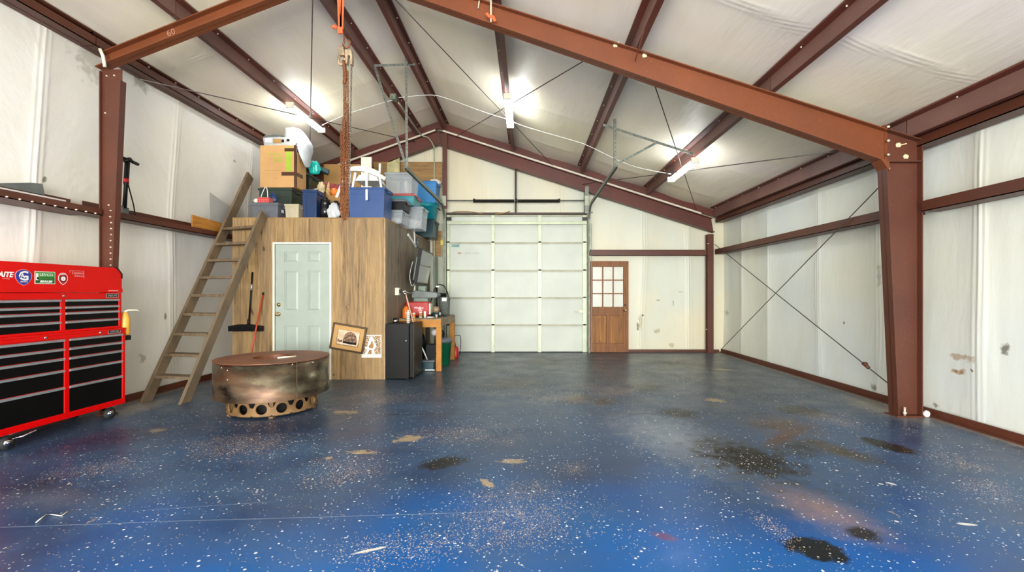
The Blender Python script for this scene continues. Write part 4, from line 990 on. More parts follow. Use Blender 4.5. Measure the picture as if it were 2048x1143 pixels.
# ------------------------------------------------------------------ ladder up to the loft
T = thing('ladder', 'grey-brown wooden ladder stair leaning on the storage loft, left rail longer', 'ladder', (-4.27, 5.4, 0))
def rail(xb, yb, xt, yt, zt, w=0.038, d=0.135):
    mb = MB(); p = Vector((xb, yb, 0)); q = Vector((xt, yt, zt)); sl = (q - p); dy = sl.y / sl.z
    hd = d * math.sqrt(1 + dy * dy)            # horizontal depth of the cut foot
    vs = []
    for s_ in (-1, 1):
        vs += [(xb + s_ * w / 2, yb - hd / 2, 0.0), (xb + s_ * w / 2, yb + hd / 2, 0.0), (xt + s_ * w / 2, yt + hd / 2, zt - 0.05), (xt + s_ * w / 2, yt - hd / 2 + 0.03, zt + 0.03)]
    mb.add(vs, [(0, 1, 2, 3), (7, 6, 5, 4), (0, 4, 5, 1), (1, 5, 6, 2), (2, 6, 7, 3), (3, 7, 4, 0)])
    return build(mb, 'rail', LADDER, T, True, bevel=0.003)
def ry(xb, yb, yt, zt, z): return yb + (yt - yb) * z / zt
rail(-4.53, 5.40, -4.535, 7.42, 3.22); rail(-4.02, 5.33, -3.90, 6.70, 2.47)
for k in range(9):
    z = 0.275 + 0.2455 * k
    ya = 5.40 + 2.02 * z / 3.22; yb_ = 5.33 + 1.37 * z / 2.47; xb = -4.04 + 0.12 * z / 2.47
    mb = MB(); h = 0.018
    vs = [(-4.512, ya - 0.075, z - h), (-4.512, ya + 0.075, z - h), (xb, yb_ + 0.075, z - h), (xb, yb_ - 0.075, z - h)]
    vs += [(v_[0], v_[1], z + h) for v_ in vs]
    mb.add(vs, [(0, 1, 2, 3), (7, 6, 5, 4), (0, 4, 5, 1), (1, 5, 6, 2), (2, 6, 7, 3), (3, 7, 4, 0)])
    build(mb, 'tread', LADDER, T, True, bevel=0.003)

# ------------------------------------------------------------------ fire pit
PC = (-2.826, 5.07)
T = thing('fire_pit', 'large round rusted steel fire pit standing on a perforated tan ring', 'fire pit', (PC[0], PC[1], 0))
zb, zt, RO = 0.190, 0.572, 0.567
mb = MB(); mb.lathe([(RO, zb), (RO, zt), (RO - 0.008, zt), (RO - 0.008, zb), (RO, zb)], n=96); build(mb, 'outer_wall', SCORCH, T)
mb = MB(); mb.lathe([(RO + 0.002, zt), (RO + 0.002, zt + 0.008), (0.205, zt + 0.008), (0.205, zt), (RO + 0.002, zt)], n=96, smooth=False); build(mb, 'top_plate', RUSTP, T)
mb = MB(); mb.lathe([(0.212, zt), (0.212, zt - 0.05), (0.17, zt - 0.08), (0.001, zt - 0.085), (0.001, zt - 0.095), (0.18, zt - 0.09), (0.225, zt - 0.05), (0.225, zt)], n=48); build(mb, 'bowl', RUSTP, T)
mb = MB(); a_ = math.atan2(at(592, 770, 4.5).y - PC[1], at(592, 770, 4.5).x - PC[0]); a_ = R(-40)
mb.lathe([(RO + 0.001, zb), (RO + 0.004, zb), (RO + 0.004, zt), (RO + 0.001, zt)], n=2, sweep=R(0.7), a0=a_, smooth=False); o = build(mb, 'seam', mat('bright_seam', (0.22, 0.15, 0.08), 0.4, 0.6), T)
for (px, py) in ((443, 735), (455, 740), (455, 759), (585, 728), (626, 724)):
    d = at(px, py, 1) - Vector((0, 0, EYE)); d.normalize()
    ox, oy = -PC[0], -PC[1]; A = d.x ** 2 + d.y ** 2; B = 2 * (d.x * ox + d.y * oy); Cc = ox * ox + oy * oy - (RO + 0.002) ** 2
    tt = (-B - math.sqrt(max(0, B * B - 4 * A * Cc))) / (2 * A); p = Vector((0, 0, EYE)) + d * tt
    b_ = MB(); b_.sphere(p, 0.0055, 5); build(b_, 'rivet', BOLT, T, True)
# perforated base: a ring strip with round holes, joined tubes and feet
RB = 0.443; NH = 15; mb = MB(); z0, z1 = 0.025, 0.175; hr = 0.052; zc = 0.098
for k in range(NH):
    ac = 2 * PI * (k + 0.854) / NH; half = PI / NH
    inner = []; outer = []
    for j in range(32):
        th = 2 * PI * j / 32 + PI / 32; du = hr * math.cos(th) / RB; inner.append((ac + du, zc + hr * math.sin(th)))
        sx = math.cos(th); sz = math.sin(th); m_ = max(abs(sx) , abs(sz)); ux, uz = sx / m_, sz / m_
        uz2 = zc + (uz * (z1 - zc) if uz > 0 else uz * (zc - z0))
        outer.append((ac + ux * half, uz2))
    # scallop the top rim between the holes
    outer = [(a2, z_ if z_ < zc + 0.01 else min(z_, (zc + 0.012) + max(0, 1 - ((abs(a2 - ac) / half) / 0.80) ** 6) * (z1 - zc))) for a2, z_ in outer]
    for rr in (RB, RB - 0.010):
        vs = [(rr * math.cos(a2), rr * math.sin(a2), z_) for a2, z_ in inner + outer]
        mb.add(vs, [(j, (j + 1) % 32, 32 + (j + 1) % 32, 32 + j) for j in range(32)], False)
    tb_ = []
    for rr in (RB + 0.004, RB - 0.012):
        tb_ += [(rr * math.cos(a2), rr * math.sin(a2), z_) for a2, z_ in inner]
    mb.add(tb_, [(j, (j + 1) % 32, 32 + (j + 1) % 32, 32 + j) for j in range(32)], True)
    ou = [(ac + (a2 - ac) * 1.10, zc + (z_ - zc) * 1.10) for a2, z_ in inner]
    vs = [((RB + 0.004) * math.cos(a2), (RB + 0.004) * math.sin(a2), z_) for a2, z_ in inner + ou]
    mb.add(vs, [(j, (j + 1) % 32, 32 + (j + 1) % 32, 32 + j) for j in range(32)], False)
build(mb, 'base_ring', TAN, T, flip=None)
mb = MB(); mb.lathe([(RB, 0.018), (RB, 0.028), (0.001, 0.028), (0.001, 0.018)], n=60, smooth=False); build(mb, 'base_plate', mat('dark_inner_steel', (0.010, 0.008, 0.007), 0.9), T)
mb = MB(); mb.lathe([(0.30, 0.028), (0.30, zb + 0.01)], n=48); mb.lathe([(0.292, 0.028), (0.292, zb + 0.01)], n=48); build(mb, 'inner_collar', mat('dark_inner_collar', (0.006, 0.005, 0.005), 0.9), T)
mb = MB(); mb.lathe([(RO - 0.004, zb + 0.004), (RO - 0.004, zb + 0.012), (0.001, zb + 0.012), (0.001, zb + 0.004)], n=60, smooth=False); build(mb, 'floor_plate', RUSTP, T)
for k in range(5):
    a2 = 2 * PI * (3 * k + 0.354) / 15; c_ = Vector((math.cos(a2), math.sin(a2), 0)) * (RB - 0.03)
    mb = MB(); mb.box(c_.x - 0.022, c_.x + 0.022, c_.y - 0.022, c_.y + 0.022, 0.0, 0.02); build(mb, 'foot', TAN, T)
    mb = MB(); mb.box(c_.x - 0.02, c_.x + 0.02, c_.y - 0.015, c_.y + 0.015, 0.02, zb + 0.004); build(mb, 'strut', TAN, T)
zt2 = zt + 0.008
mb = MB(); mb.cyl((PC[0] + 0.13, PC[1] - 0.16, zt2 + 0.009), (PC[0] + 0.26, PC[1] - 0.03, zt2 + 0.009), 0.009, 10); solo(mb, 'pipe_offcut', CREAM, 'short cream pipe lying on the fire pit top', 'pipe')
for i, (dx, dy) in enumerate(((0.09, -0.03), (0.125, 0.01), (0.16, 0.02))):
    mb = MB(); mb.blob((PC[0] + dx - 0.02, PC[1] + dy + 0.06, zt - 0.062), (0.016, 0.016, 0.014), i, 0.4, n=8)
    solo(mb, 'pebble', CREAM, ('leftmost', 'middle', 'rightmost')[i] + ' small pale stone in the fire pit bowl', 'stone', 'pale stones in the fire pit')

# ------------------------------------------------------------------ red tool chest
XF = -4.22
T = thing('tool_chest', 'large red rolling tool chest with black drawers and stickers against the left wall', 'tool chest', (-4.48, 4.17, 0))
Y0, Y1 = 3.555, 4.775
mb = MB(); mb.box(-4.74, XF - 0.014, Y0, Y1, 0.136, 0.924); mb.box(XF - 0.014, XF, Y0, Y1, 0.136, 0.192); mb.box(XF - 0.014, XF, Y0, Y1, 0.872, 0.924)
for (a_, b_) in ((Y0, Y0 + 0.035), (4.147, 4.193), (Y1 - 0.035, Y1)): mb.box(XF - 0.014, XF, a_, b_, 0.192, 0.872)
mb.box(-4.74, XF + 0.004, Y0 - 0.004, Y1 + 0.004, 0.906, 0.926)
build(mb, 'cabinet_body', RED, T, True, bevel=0.004)
XU = -4.25; Y1u = 4.765
mb = MB(); mb.box(-4.74, XU - 0.014, Y0 + 0.01, Y1u, 0.926, 1.29); mb.box(XU - 0.014, XU, Y0 + 0.01, Y1u, 0.926, 0.948); mb.box(XU - 0.014, XU, Y0 + 0.01, Y1u, 1.232, 1.29)
for (a_, b_) in ((Y0 + 0.01, Y0 + 0.045), (4.142, 4.187), (Y1u - 0.03, Y1u)): mb.box(XU - 0.014, XU, a_, b_, 0.948, 1.232)
build(mb, 'upper_chest', RED, T, True, bevel=0.004)
mb = MB(); mb.prism([(Y0 + 0.01, 1.292), (Y1u, 1.292), (Y1u, 1.485), (Y1u - 0.055, 1.548), (Y0 + 0.065, 1.548), (Y0 + 0.01, 1.485)], 0, -4.74, XU + 0.004); mb.box(XU + 0.004, XU + 0.012, Y0 + 0.01, Y1u, 1.292, 1.335)
LID = build(mb, 'lid', RED, T, True, bevel=0.006)
mb = MB(); mb.prism([(Y1u + 0.003, 1.44), (Y1u + 0.003, 1.488), (Y1u - 0.055, 1.553), (Y1u - 0.075, 1.553), (Y1u - 0.048, 1.525), (Y1u - 0.012, 1.484), (Y1u - 0.012, 1.44)], 0, XU - 0.01, XU + 0.008)
build(mb, 'corner_cap', BLACKP, LID, False); bpy.data.objects['corner_cap'].data.transform(Matrix.Translation(-T.location))
def drawers(XX, ya, yb, tops, zend):
    for i, zt_ in enumerate(tops):
        zn = tops[i + 1] + 0.004 if i + 1 < len(tops) else zend
        mb = MB(); mb.box(XX - 0.03, XX - 0.006, ya + 0.003, yb - 0.003, zn, zt_ - 0.002); d = build(mb, 'drawer', BLACKD, T, True, bevel=0.002)
        hb = MB(); hb.prism([(XX - 0.006, zt_ - 0.024), (XX + 0.010, zt_ - 0.020), (XX + 0.012, zt_ - 0.006), (XX - 0.004, zt_)], 1, ya + 0.001, yb - 0.001)
        h = build(hb, 'handle', ALU, d, False); h.data.transform(Matrix.Translation(-T.location)); h['label'] = 'silver full-width handle'
for (a_, b_) in ((Y0 + 0.045, 4.142), (4.187, Y1u - 0.03)): drawers(XU, a_, b_, [1.230, 1.164, 1.110, 1.029], 0.950)
for (a_, b_) in ((Y0 + 0.035, 4.147), (4.193, Y1 - 0.035)): drawers(XF, a_, b_, [0.868, 0.784, 0.696, 0.588, 0.432], 0.194)
for (x, y, z) in ((XU + 0.002, 4.165, 1.262), (XF + 0.002, 3.98, 0.897), (XF + 0.002, 4.49, 0.897)):
    mb = MB(); mb.cyl((x - 0.004, y, z), (x + 0.006, y, z), 0.010, 12); build(mb, 'lock', CHROME, T, True)
for (x, y, z, w_) in ((XU + 0.002, 4.655, 1.262, 0.13), (XF + 0.002, 4.645, 0.897, 0.13)):
    mb = MB(); mb.box(x - 0.003, x + 0.002, y - w_ / 2, y + w_ / 2, z - 0.016, z + 0.016); bdg = build(mb, 'name_badge', BLACKG, T, True, bevel=0.002)
    mb = MB(); mb.box(x, x + 0.0015, y - w_ / 2 - 0.004, y + w_ / 2 + 0.004, z - 0.020, z + 0.020); build(mb, 'badge_rim', ALU, T, True)
    text('DELUXE', 0.026, ALU, T, face_x(x + 0.003, y, z), 'badge_lettering', xs=1.1)
mb = MB(); mb.box(XU + 0.012, XU + 0.014, 4.60, 4.71, 1.309, 1.316); build(mb, 'pull_lip', STPINK, LID, False); bpy.data.objects['pull_lip'].data.transform(Matrix.Translation(-T.location))
def caster(x, y):
    mb = MB(); mb.box(x - 0.045, x + 0.045, y - 0.045, y + 0.045, 0.126, 0.136)
    for s_ in (-1, 1): mb.prism([(y - 0.04, 0.13), (y + 0.03, 0.13), (y + 0.045, 0.058), (y + 0.01, 0.05)], 0, x - 0.030, x - 0.026)
    c_ = build(mb, 'caster', CHROME, T, True)
    mb = MB(); mb.tube([(x - 0.018, y + 0.025, 0.056), (x + 0.018, y + 0.025, 0.056)], 0.056, 24)
    w_ = build(mb, 'wheel', RUBBER, c_, False); w_.data.transform(Matrix.Translation(-T.location))
    mb = MB(); mb.cyl((x - 0.020, y + 0.025, 0.056), (x + 0.020, y + 0.025, 0.056), 0.034, 20); mb.cyl((x - 0.024, y + 0.025, 0.056), (x + 0.024, y + 0.025, 0.056), 0.012, 12)
    w_ = build(mb, 'wheel_hub', CHROME, c_, False); w_.data.transform(Matrix.Translation(-T.location))
for x in (-4.29, -4.66):
    for y in (3.72, 4.64): caster(x, y)
mb = MB(); mb.tube([(-4.24, 3.75, 0.09), (-4.19, 3.78, 0.10), (-4.17, 3.86, 0.125)], 0.008, 8); build(mb, 'brake_lever', CHROME, T, True)
# stickers on the lid
XS = XU + 0.0045
def sy(px): return (XS) * F / (px - VX)
def sp_(px, py): y = sy(px); return y, EYE - (py - VY) * y / F
def stick(poly, m, name, x=XS, th=0.0012, label=None, parent=None):
    mb = MB(); mb.prism(poly, 0, x, x + th); o = build(mb, name, m, parent or LID, False)
    o.data.transform(Matrix.Translation(-T.location))
    if label: o['label'] = label
    return o
def stext(s, size, m, y, z, **kw):
    M_ = Matrix.Translation(-Vector((0, 0, 0))) @ face_x(XS + 0.0028, y, z)
    o = text(s, size, m, None, M_, **kw); o.data.transform(Matrix.Translation(-T.location)); o.parent = LID; return o
y, z = sp_(12, 549); stext('JAITE', 0.060, PAPER, y - 0.012, z, shear=0.25, bold=0.002, xs=0.85); y, z = sp_(14, 556.5); stext('racing', 0.014, STPINK, y - 0.01, z, xs=1.5)
y, z = sp_(47, 553.5)
sh = [(0, -0.070), (0.034, -0.050), (0.058, -0.012), (0.061, 0.022), (0.045, 0.045), (0.022, 0.058), (0, 0.062)]; sh = sh + [(-a_, b_) for a_, b_ in sh[-2:0:-1]]
stick([(y + a_ * 1.08, z + b_ * 1.05) for a_, b_ in sh], STPINK, 'shield_rim'); stick([(y + a_, z + b_) for a_, b_ in sh], STBLUE, 'shield_sticker', XS + 0.0006, label='blue shield sticker with white letters')
stext('G', 0.11, PAPER, y, z + 0.006, bold=0.002, xs=1.0); stext('A', 0.06, PAPER, y - 0.012, z + 0.01, bold=0.001); stext('SERVICE', 0.016, PAPER, y, z - 0.040, shear=0.2)
y, z = sp_(90, 555)
def rect(y, z, w_, h, **k): return [(y - w_ / 2, z - h / 2), (y + w_ / 2, z - h / 2), (y + w_ / 2, z + h / 2), (y - w_ / 2, z + h / 2)]
stick(rect(y, z, 0.170, 0.108), PAPER, 'sticker_rim'); stick(rect(y, z, 0.162, 0.100), STGREEN, 'green_sticker', XS + 0.0006); stick(rect(y + 0.006, z - 0.006, 0.145, 0.022), STDG, 'sticker_band', XS + 0.0012); stick(rect(y, z - 0.035, 0.155, 0.025), STDG, 'sticker_band', XS + 0.0012)
stick(rect(y - 0.066, z + 0.006, 0.020, 0.06), PAPER, 'sticker_patch', XS + 0.0012)
stext('LEVCO', 0.030, PAPER, y + 0.01, z + 0.026, xs=1.2); stext('DRAGRACERS', 0.019, STGREEN, y + 0.006, z - 0.006); stext('BEALER', 0.026, PAPER, y + 0.006, z - 0.035, shear=0.3, bold=0.001, xs=1.2)
y, z = sp_(126, 557)
bd = [(0, -0.058), (0.024, -0.040), (0.042, -0.012), (0.043, 0.020), (0.034, 0.038), (0.020, 0.050), (0, 0.054)]; bd = bd + [(-a_, b_) for a_, b_ in bd[-2:0:-1]]
stick([(y + a_, z + b_) for a_, b_ in bd], PAPER, 'badge_rim'); stick([(y + a_ * 0.88, z + b_ * 0.90) for a_, b_ in bd], REDP, 'badge_sticker', XS + 0.0006)
stick([(y + 0.028 * math.cos(k * PI / 12), z + 0.028 * math.sin(k * PI / 12)) for k in range(24)], BLACKP, 'badge_ring', XS + 0.0012); stick([(y + 0.021 * math.cos(k * PI / 12), z + 0.021 * math.sin(k * PI / 12)) for k in range(24)], PAPER, 'badge_disc', XS + 0.0018)
stext('1', 0.032, INK, y, z); stext('SAFETY', 0.014, PAPER, y, z + 0.038)
y, z = sp_(154, 548)
for (a_, b_, w_, h) in ((0, 0.032, 0.135, 0.003), (0.066, 0, 0.003, 0.066), (-0.066, 0.022, 0.003, 0.022)): stick(rect(y + a_, z + b_, w_, h), STPINK, 'script_frame')
stext('Limited', 0.034, STPINK, y + 0.006, z + 0.012, shear=0.25, xs=1.1); stext('Edition', 0.026, STPINK, y + 0.014, z - 0.016, shear=0.25, xs=1.1)
# yellow hand sprayer-like bottle kept in the gap beside the chest
T2 = thing('spray_bottle', 'yellow bottle with a bent spout beside the right end of the tool chest', 'bottle', (-4.275, 4.83, 0.92))
mb = MB(); mb.tube([(0, 0, -0.08), (0, 0, -0.06), (0, 0, 0.10), (0, 0.0, 0.15), (0, 0, 0.17)], [0.032, 0.045, 0.045, 0.028, 0.012], 16); build(mb, 'bottle', YELLOW, T2)
mb = MB(); mb.tube([(0, -0.01, 0.17), (0.02, 0.02, 0.185), (0.05, 0.09, 0.185), (0.06, 0.11, 0.172)], [0.012, 0.010, 0.008, 0.006], 8); build(mb, 'spout', CREAM, T2)
mb = MB(); mb.box(-0.03, 0.04, -0.045, 0.03, -0.13, -0.08); o = build(mb, 'hook_bracket', BLACKP, T2); o.rotation_euler = (0, 0, 0)

# ------------------------------------------------------------------ brooms on the room front
T = thing('push_broom', 'black push broom hanging head down behind the ladder', 'broom', (-4.14, LY0 - 0.06, 0.72))
mb = MB(); mb.cyl((-4.135, LY0 - 0.05, 0.82), (-4.09, LY0 - 0.035, 1.60), 0.012, 10); build(mb, 'handle', BLACKP, T, True)
mb = MB(); mb.prism([(-4.42, 0.775), (-3.93, 0.775), (-3.93, 0.80), (-4.10, 0.825), (-4.28, 0.825), (-4.42, 0.80)], 1, LY0 - 0.09, LY0 - 0.02); build(mb, 'head', BLACKP, T, True, bevel=0.004)
mb = MB()
for i in range(40):
    x = -4.415 + 0.48 * i / 39
    mb.box(x - 0.005, x + 0.005, LY0 - 0.085, LY0 - 0.025, 0.722 + 0.006 * random.random(), 0.776)
o = build(mb, 'bristles', BLACKP, T, True)
mb = MB(); mb.cyl((-4.10, LY0 - 0.04, 1.33), (-4.098, LY0 - 0.04, 1.42), 0.015, 8); o = build(mb, 'grip_band', ALU, T, True); o['label'] = 'silver band on the handle'
mb = MB(); mb.cyl((-4.14, LY0 - 0.05, 0.815), (-4.135, LY0 - 0.05, 0.90), 0.020, 10); build(mb, 'socket', BLACKP, T, True)
T = thing('red_broom', 'long red broom handle leaning on the wood panelling behind the fire pit', 'broom handle', (-4.03, LY0 - 0.12, 0.0))
mb = MB(); mb.cyl((-4.02, LY0 - 0.32, 0.0), (-3.945, LY0 - 0.016, 1.27), 0.012, 10); build(mb, 'handle', BROOMR, T, True)
mb = MB(); mb.cyl((-3.946, LY0 - 0.017, 1.26), (-3.943, LY0 - 0.014, 1.30), 0.014, 10); build(mb, 'hanging_cap', DARKM, T, True)

# ------------------------------------------------------------------ framed picture and print
def framed():
    c_ = at(696.5, 675.5, LY0 - 0.03); rot = R(-9.6)
    T = thing('framed_picture', 'tilted dark-framed old photograph of a domed building with a tan mat', 'picture', tuple(c_))
    Mx = Matrix.Rotation(rot, 4, 'Y') if 0 else Matrix.Rotation(-rot, 4, 'Y')
    def P(x0, x1, z0, z1, y0, y1, m, n, bev=0.0):
        mb = MB(); mb.box(x0, x1, y0, y1, z0, z1, M=Mx); return build(mb, n, m, T, bevel=bev)
    W, H = 0.505, 0.395
    mb = MB()
    for (x0, x1, z0, z1) in ((-W / 2, W / 2, H / 2 - 0.026, H / 2), (-W / 2, W / 2, -H / 2, -H / 2 + 0.026), (-W / 2, -W / 2 + 0.026, -H / 2 + 0.026, H / 2 - 0.026), (W / 2 - 0.026, W / 2, -H / 2 + 0.026, H / 2 - 0.026)):
        mb.box(x0, x1, -0.018, 0.02, z0, z1, M=Mx)
    build(mb, 'frame', FRAMEM, T, bevel=0.004)
    P(-W / 2 + 0.02, W / 2 - 0.02, -H / 2 + 0.02, H / 2 - 0.02, -0.004, 0.012, MATB, 'picture_mat')
    P(-0.168, 0.168, -0.118, 0.112, -0.006, -0.004, SEPIAD, 'print_edge'); pr = P(-0.160, 0.160, -0.108, 0.108, -0.0075, -0.006, SEPIA, 'print')
    mb = MB(); poly = [(-0.065, -0.085), (-0.072, -0.02), (-0.055, 0.04), (-0.02, 0.085), (0.03, 0.098), (0.08, 0.085), (0.115, 0.045), (0.135, -0.02), (0.135, -0.085)]
    mb.prism(poly, 1, -0.0090, -0.0075, M=Mx); o = build(mb, 'dome_shape', SEPIAD, pr)
    mb = MB(); mb.prism([(-0.15, -0.075), (-0.15, -0.035), (-0.13, -0.03), (-0.125, -0.045), (-0.10, -0.05), (-0.095, -0.038), (-0.078, -0.04), (-0.078, -0.075)], 1, -0.0090, -0.0075, M=Mx); build(mb, 'bush_shapes', SEPIAD, pr)
    mb = MB(); mb.box(-0.068, 0.135, -0.0098, -0.009, -0.085, -0.055, M=Mx); build(mb, 'colonnade', BLACKP, pr)
framed()
T = thing('leaf_print', 'unframed print of leaves with a white figure, pinned beside the framed picture', 'print', tuple(at(743, 692, LY0 - 0.004)))
c_ = at(743, 692, LY0 - 0.008)
mb = MB(); w_, h_ = 0.148, 0.170; mb.box(-w_, w_, -0.001, 0.0035, -h_, h_); build(mb, 'sheet', PAPER, T)
mb = MB(); mb.box(-w_ + 0.012, w_ - 0.012, -0.002, -0.001, -h_ + 0.05, h_ - 0.012); build(mb, 'leaf_pattern', LEAFP, T)
mb = MB(); mb.prism([(-0.012, 0.15), (0.012, 0.15), (0.035, 0.10), (0.055, 0.04), (0.075, 0.01), (0.06, -0.03), (0.035, -0.05), (0.05, -0.115), (0.01, -0.115), (0.005, -0.06), (-0.03, -0.04), (-0.06, -0.115), (-0.105, -0.115), (-0.06, -0.05), (-0.09, -0.04), (-0.10, -0.015), (-0.06, 0.0), (-0.05, 0.06)], 1, -0.003, -0.002); build(mb, 'white_figure', PAPER, T)
mb = MB(); mb.prism([(0.0, 0.09), (0.02, 0.06), (0.035, 0.01), (0.02, -0.03), (-0.03, -0.025), (-0.045, 0.0), (-0.01, 0.04)], 1, -0.0038, -0.003); build(mb, 'brown_patch', CARDD, T)

# ------------------------------------------------------------------ refrigerator and things by the side wall
T = thing('mini_fridge', 'black mini refrigerator at the corner of the panelled storage room', 'refrigerator', (-1.92, 7.05, 0))
mb = MB(); mb.box(-2.115, -1.765, 6.77, 7.36, 0.012, 0.832); build(mb, 'body', BLACKP, T, True, bevel=0.008)
mb = MB(); mb.box(-1.758, -1.700, 6.77, 7.36, 0.03, 0.832); d = build(mb, 'door', BLACKG if 0 else BLACKP, T, True, bevel=0.01)
mb = MB(); mb.box(-1.7, -1.685, 6.80, 6.82, 0.35, 0.42); mb.box(-1.70, -1.69, 6.775, 6.785, 0.03, 0.83); h = build(mb, 'handle', DARKM, d, False); h.data.transform(Matrix.Translation(-T.location))
for x in (-2.08, -1.80):
    for y in (6.81, 7.32): mb = MB(); mb.cyl((x, y, 0), (x, y, 0.014), 0.018, 10); build(mb, 'foot', RUBBER, T, True)
mb = MB(); p = at(812, 681, 6.77); mb.cyl((p.x, 6.765, p.z), (p.x, 6.775, p.z), 0.009, 10); build(mb, 'screw_cap', WHITEP, T, True)
T = thing('small_jar', 'small black-lidded jar on the back left of the refrigerator', 'jar', (-2.02, 6.95, 0.832))
mb = MB(); mb.lathe([(0.001, 0), (0.034, 0), (0.036, 0.04), (0.030, 0.052), (0.001, 0.052)], n=20); build(mb, 'jar', CHROME, T)
mb = MB(); mb.lathe([(0.001, 0.053), (0.033, 0.053), (0.033, 0.078), (0.001, 0.078)], n=20); build(mb, 'lid', BLACKP, T)
T = thing('checkered_can', 'tall slim can with black and white bands on the refrigerator', 'can', (-1.83, 6.98, 0.832))
mb = MB(); mb.lathe([(0.001, 0), (0.026, 0), (0.026, 0.155), (0.018, 0.170), (0.001, 0.170)], n=20); build(mb, 'can', PAPER, T)
for k in range(5): mb = MB(); mb.lathe([(0.027, 0.02 + k * 0.028), (0.027, 0.032 + k * 0.028)], n=20); build(mb, 'band', INK, T)
mb = MB(); mb.lathe([(0.001, 0.171), (0.017, 0.171), (0.017, 0.195), (0.001, 0.195)], n=16); build(mb, 'cap', WHITEP, T)
mb = MB(); mb.blob((-1.79, 7.16, 0.862), (0.035, 0.03, 0.032), 5, 0.3, n=10); solo(mb, 'crumpled_bag', CARDD, 'small crumpled brown paper on the refrigerator', 'paper')
T = thing('wall_outlet', 'cream outlet box on the side panelling above the refrigerator', 'outlet', (-2.10, 7.35, 1.31))
mb = MB(); mb.box(-2.128, -2.07, 7.30, 7.40, 1.255, 1.375); build(mb, 'box', CREAM, T, True, bevel=0.004)
mb = MB(); mb.box(-2.07, -2.067, 7.315, 7.385, 1.27, 1.36); build(mb, 'face_plate', WHITEP, T, True)
mb = MB(); mb.box(-2.067, -2.035, 7.33, 7.37, 1.29, 1.345); build(mb, 'plug', BLACKP, T, True)
T = thing('mop', 'slanting pale stick with a dark metal head leaning over the refrigerator', 'tool', (-1.82, 7.10, 0.832))
mb = MB(); mb.cyl(at(811, 586, 7.2), at(826.5, 644, 7.08), 0.011, 10); build(mb, 'stick', mat('pale_turned_stick', (0.72, 0.48, 0.30), 0.5), T, True)
mb = MB(); p = at(807, 583, 7.2); mb.cyl(p + Vector((-0.045, 0, 0)), p + Vector((0.045, 0, 0)), 0.020, 12); mb.sphere(p, 0.030, 8); mb.cyl(p, at(812, 590, 7.2), 0.018, 10); build(mb, 'head', CHROME, T, True)
mb = MB(); mb.cyl(at(813, 584, 7.2), at(826, 587, 7.3), 0.008, 8); mb.cyl(at(820, 588, 7.3), at(826, 584, 7.3), 0.006, 8); build(mb, 'fork', GREYM, T, True)
# shelf bracket on the side wall
T = thing('shelf_bracket', 'white L-shaped bracket near the top of the side panelling', 'bracket', (-2.12, 8.3, 2.2))
mb = MB(); mb.bar((-2.115, 8.05, 2.32), (-2.115, 8.62, 2.17), 0.02, 0.045, (0, 0, 1)); mb.bar((-2.115, 8.50, 2.44), (-2.115, 8.55, 2.20), 0.02, 0.04, (0, 1, 0)); build(mb, 'arms', WHITEM, T, True)
mb = MB(); mb.cyl((-2.11, 8.72, 2.25), (-2.09, 8.72, 2.25), 0.10, 24); o = build(mb, 'disc', GREYM, T, True)

# television on a swing arm
T = thing('television', 'black flat television mounted on the side panelling, tilted forward', 'television', (-1.95, 8.35, 1.4))
MT = Matrix.Translation((-1.90, 8.35, 1.76)) @ Matrix.Rotation(R(1.5), 4, 'Z') @ Matrix.Rotation(R(9), 4, 'Y')
mb = MB(); mb.box(-0.035, 0.02, -0.50, 0.50, -0.31, 0.31, M=MT); build(mb, 'frame', BLACKP, T, True, bevel=0.006)
mb = MB(); mb.box(0.02, 0.023, -0.47, 0.47, -0.28, 0.28, M=MT); build(mb, 'screen', BLACKG, T, True)
mb = MB(); mb.box(-0.10, -0.035, -0.32, 0.32, -0.26, 0.16, M=MT); build(mb, 'back_cover', GREYM, T, True, bevel=0.01)
mb = MB(); mb.bar((-2.12, 8.35, 1.76), (-1.98, 8.35, 1.76), 0.05, 0.08); mb.box(-2.13, -2.115, 8.25, 8.45, 1.62, 1.9); build(mb, 'wall_mount', DARKM, T, True)
mb = MB(); mb.tube(curve([(-2.03, 8.05, 1.85), (-2.07, 8.0, 1.6), (-2.04, 8.02, 1.42), (-2.0, 8.1, 1.48)]), 0.006, 6); build(mb, 'cord', WHITEP, T, True)
# tall metal lean-to behind, and grey-green stand under the television
mb = MB(); mb.box(-1.92, -1.905, 9.35, 9.66, 0.02, 2.05); mb.box(-1.98, -1.92, 9.64, 9.66, 0.02, 2.05); solo(mb, 'sheet_metal', GREENG, 'tall narrow grey-green metal panel leaning behind the workbench', 'panel')
T = thing('bench_machine', 'grey-green benchtop machine with a wide table below the television', 'machine', (-1.85, 8.5, 0.87))
mb = MB(); mb.box(-2.06, -1.80, 8.22, 8.40, 0.87, 1.22); build(mb, 'base', GREENG, T, True, bevel=0.01)
mb = MB(); mb.prism([(-2.08, 1.20), (-1.64, 1.20), (-1.61, 1.245), (-1.64, 1.30), (-2.00, 1.34), (-2.08, 1.30)], 1, 8.16, 8.48); build(mb, 'table', GREYM, T, True, bevel=0.01)
mb = MB(); mb.box(-2.0, -1.86, 8.30, 8.44, 1.31, 1.42); build(mb, 'column', GREENG, T, True, bevel=0.01)
mb = MB(); mb.cyl((-2.04, 8.22, 1.33), (-2.03, 8.20, 1.43), 0.022, 8, 0.010); build(mb, 'dust_nozzle', CREAM, T, True)

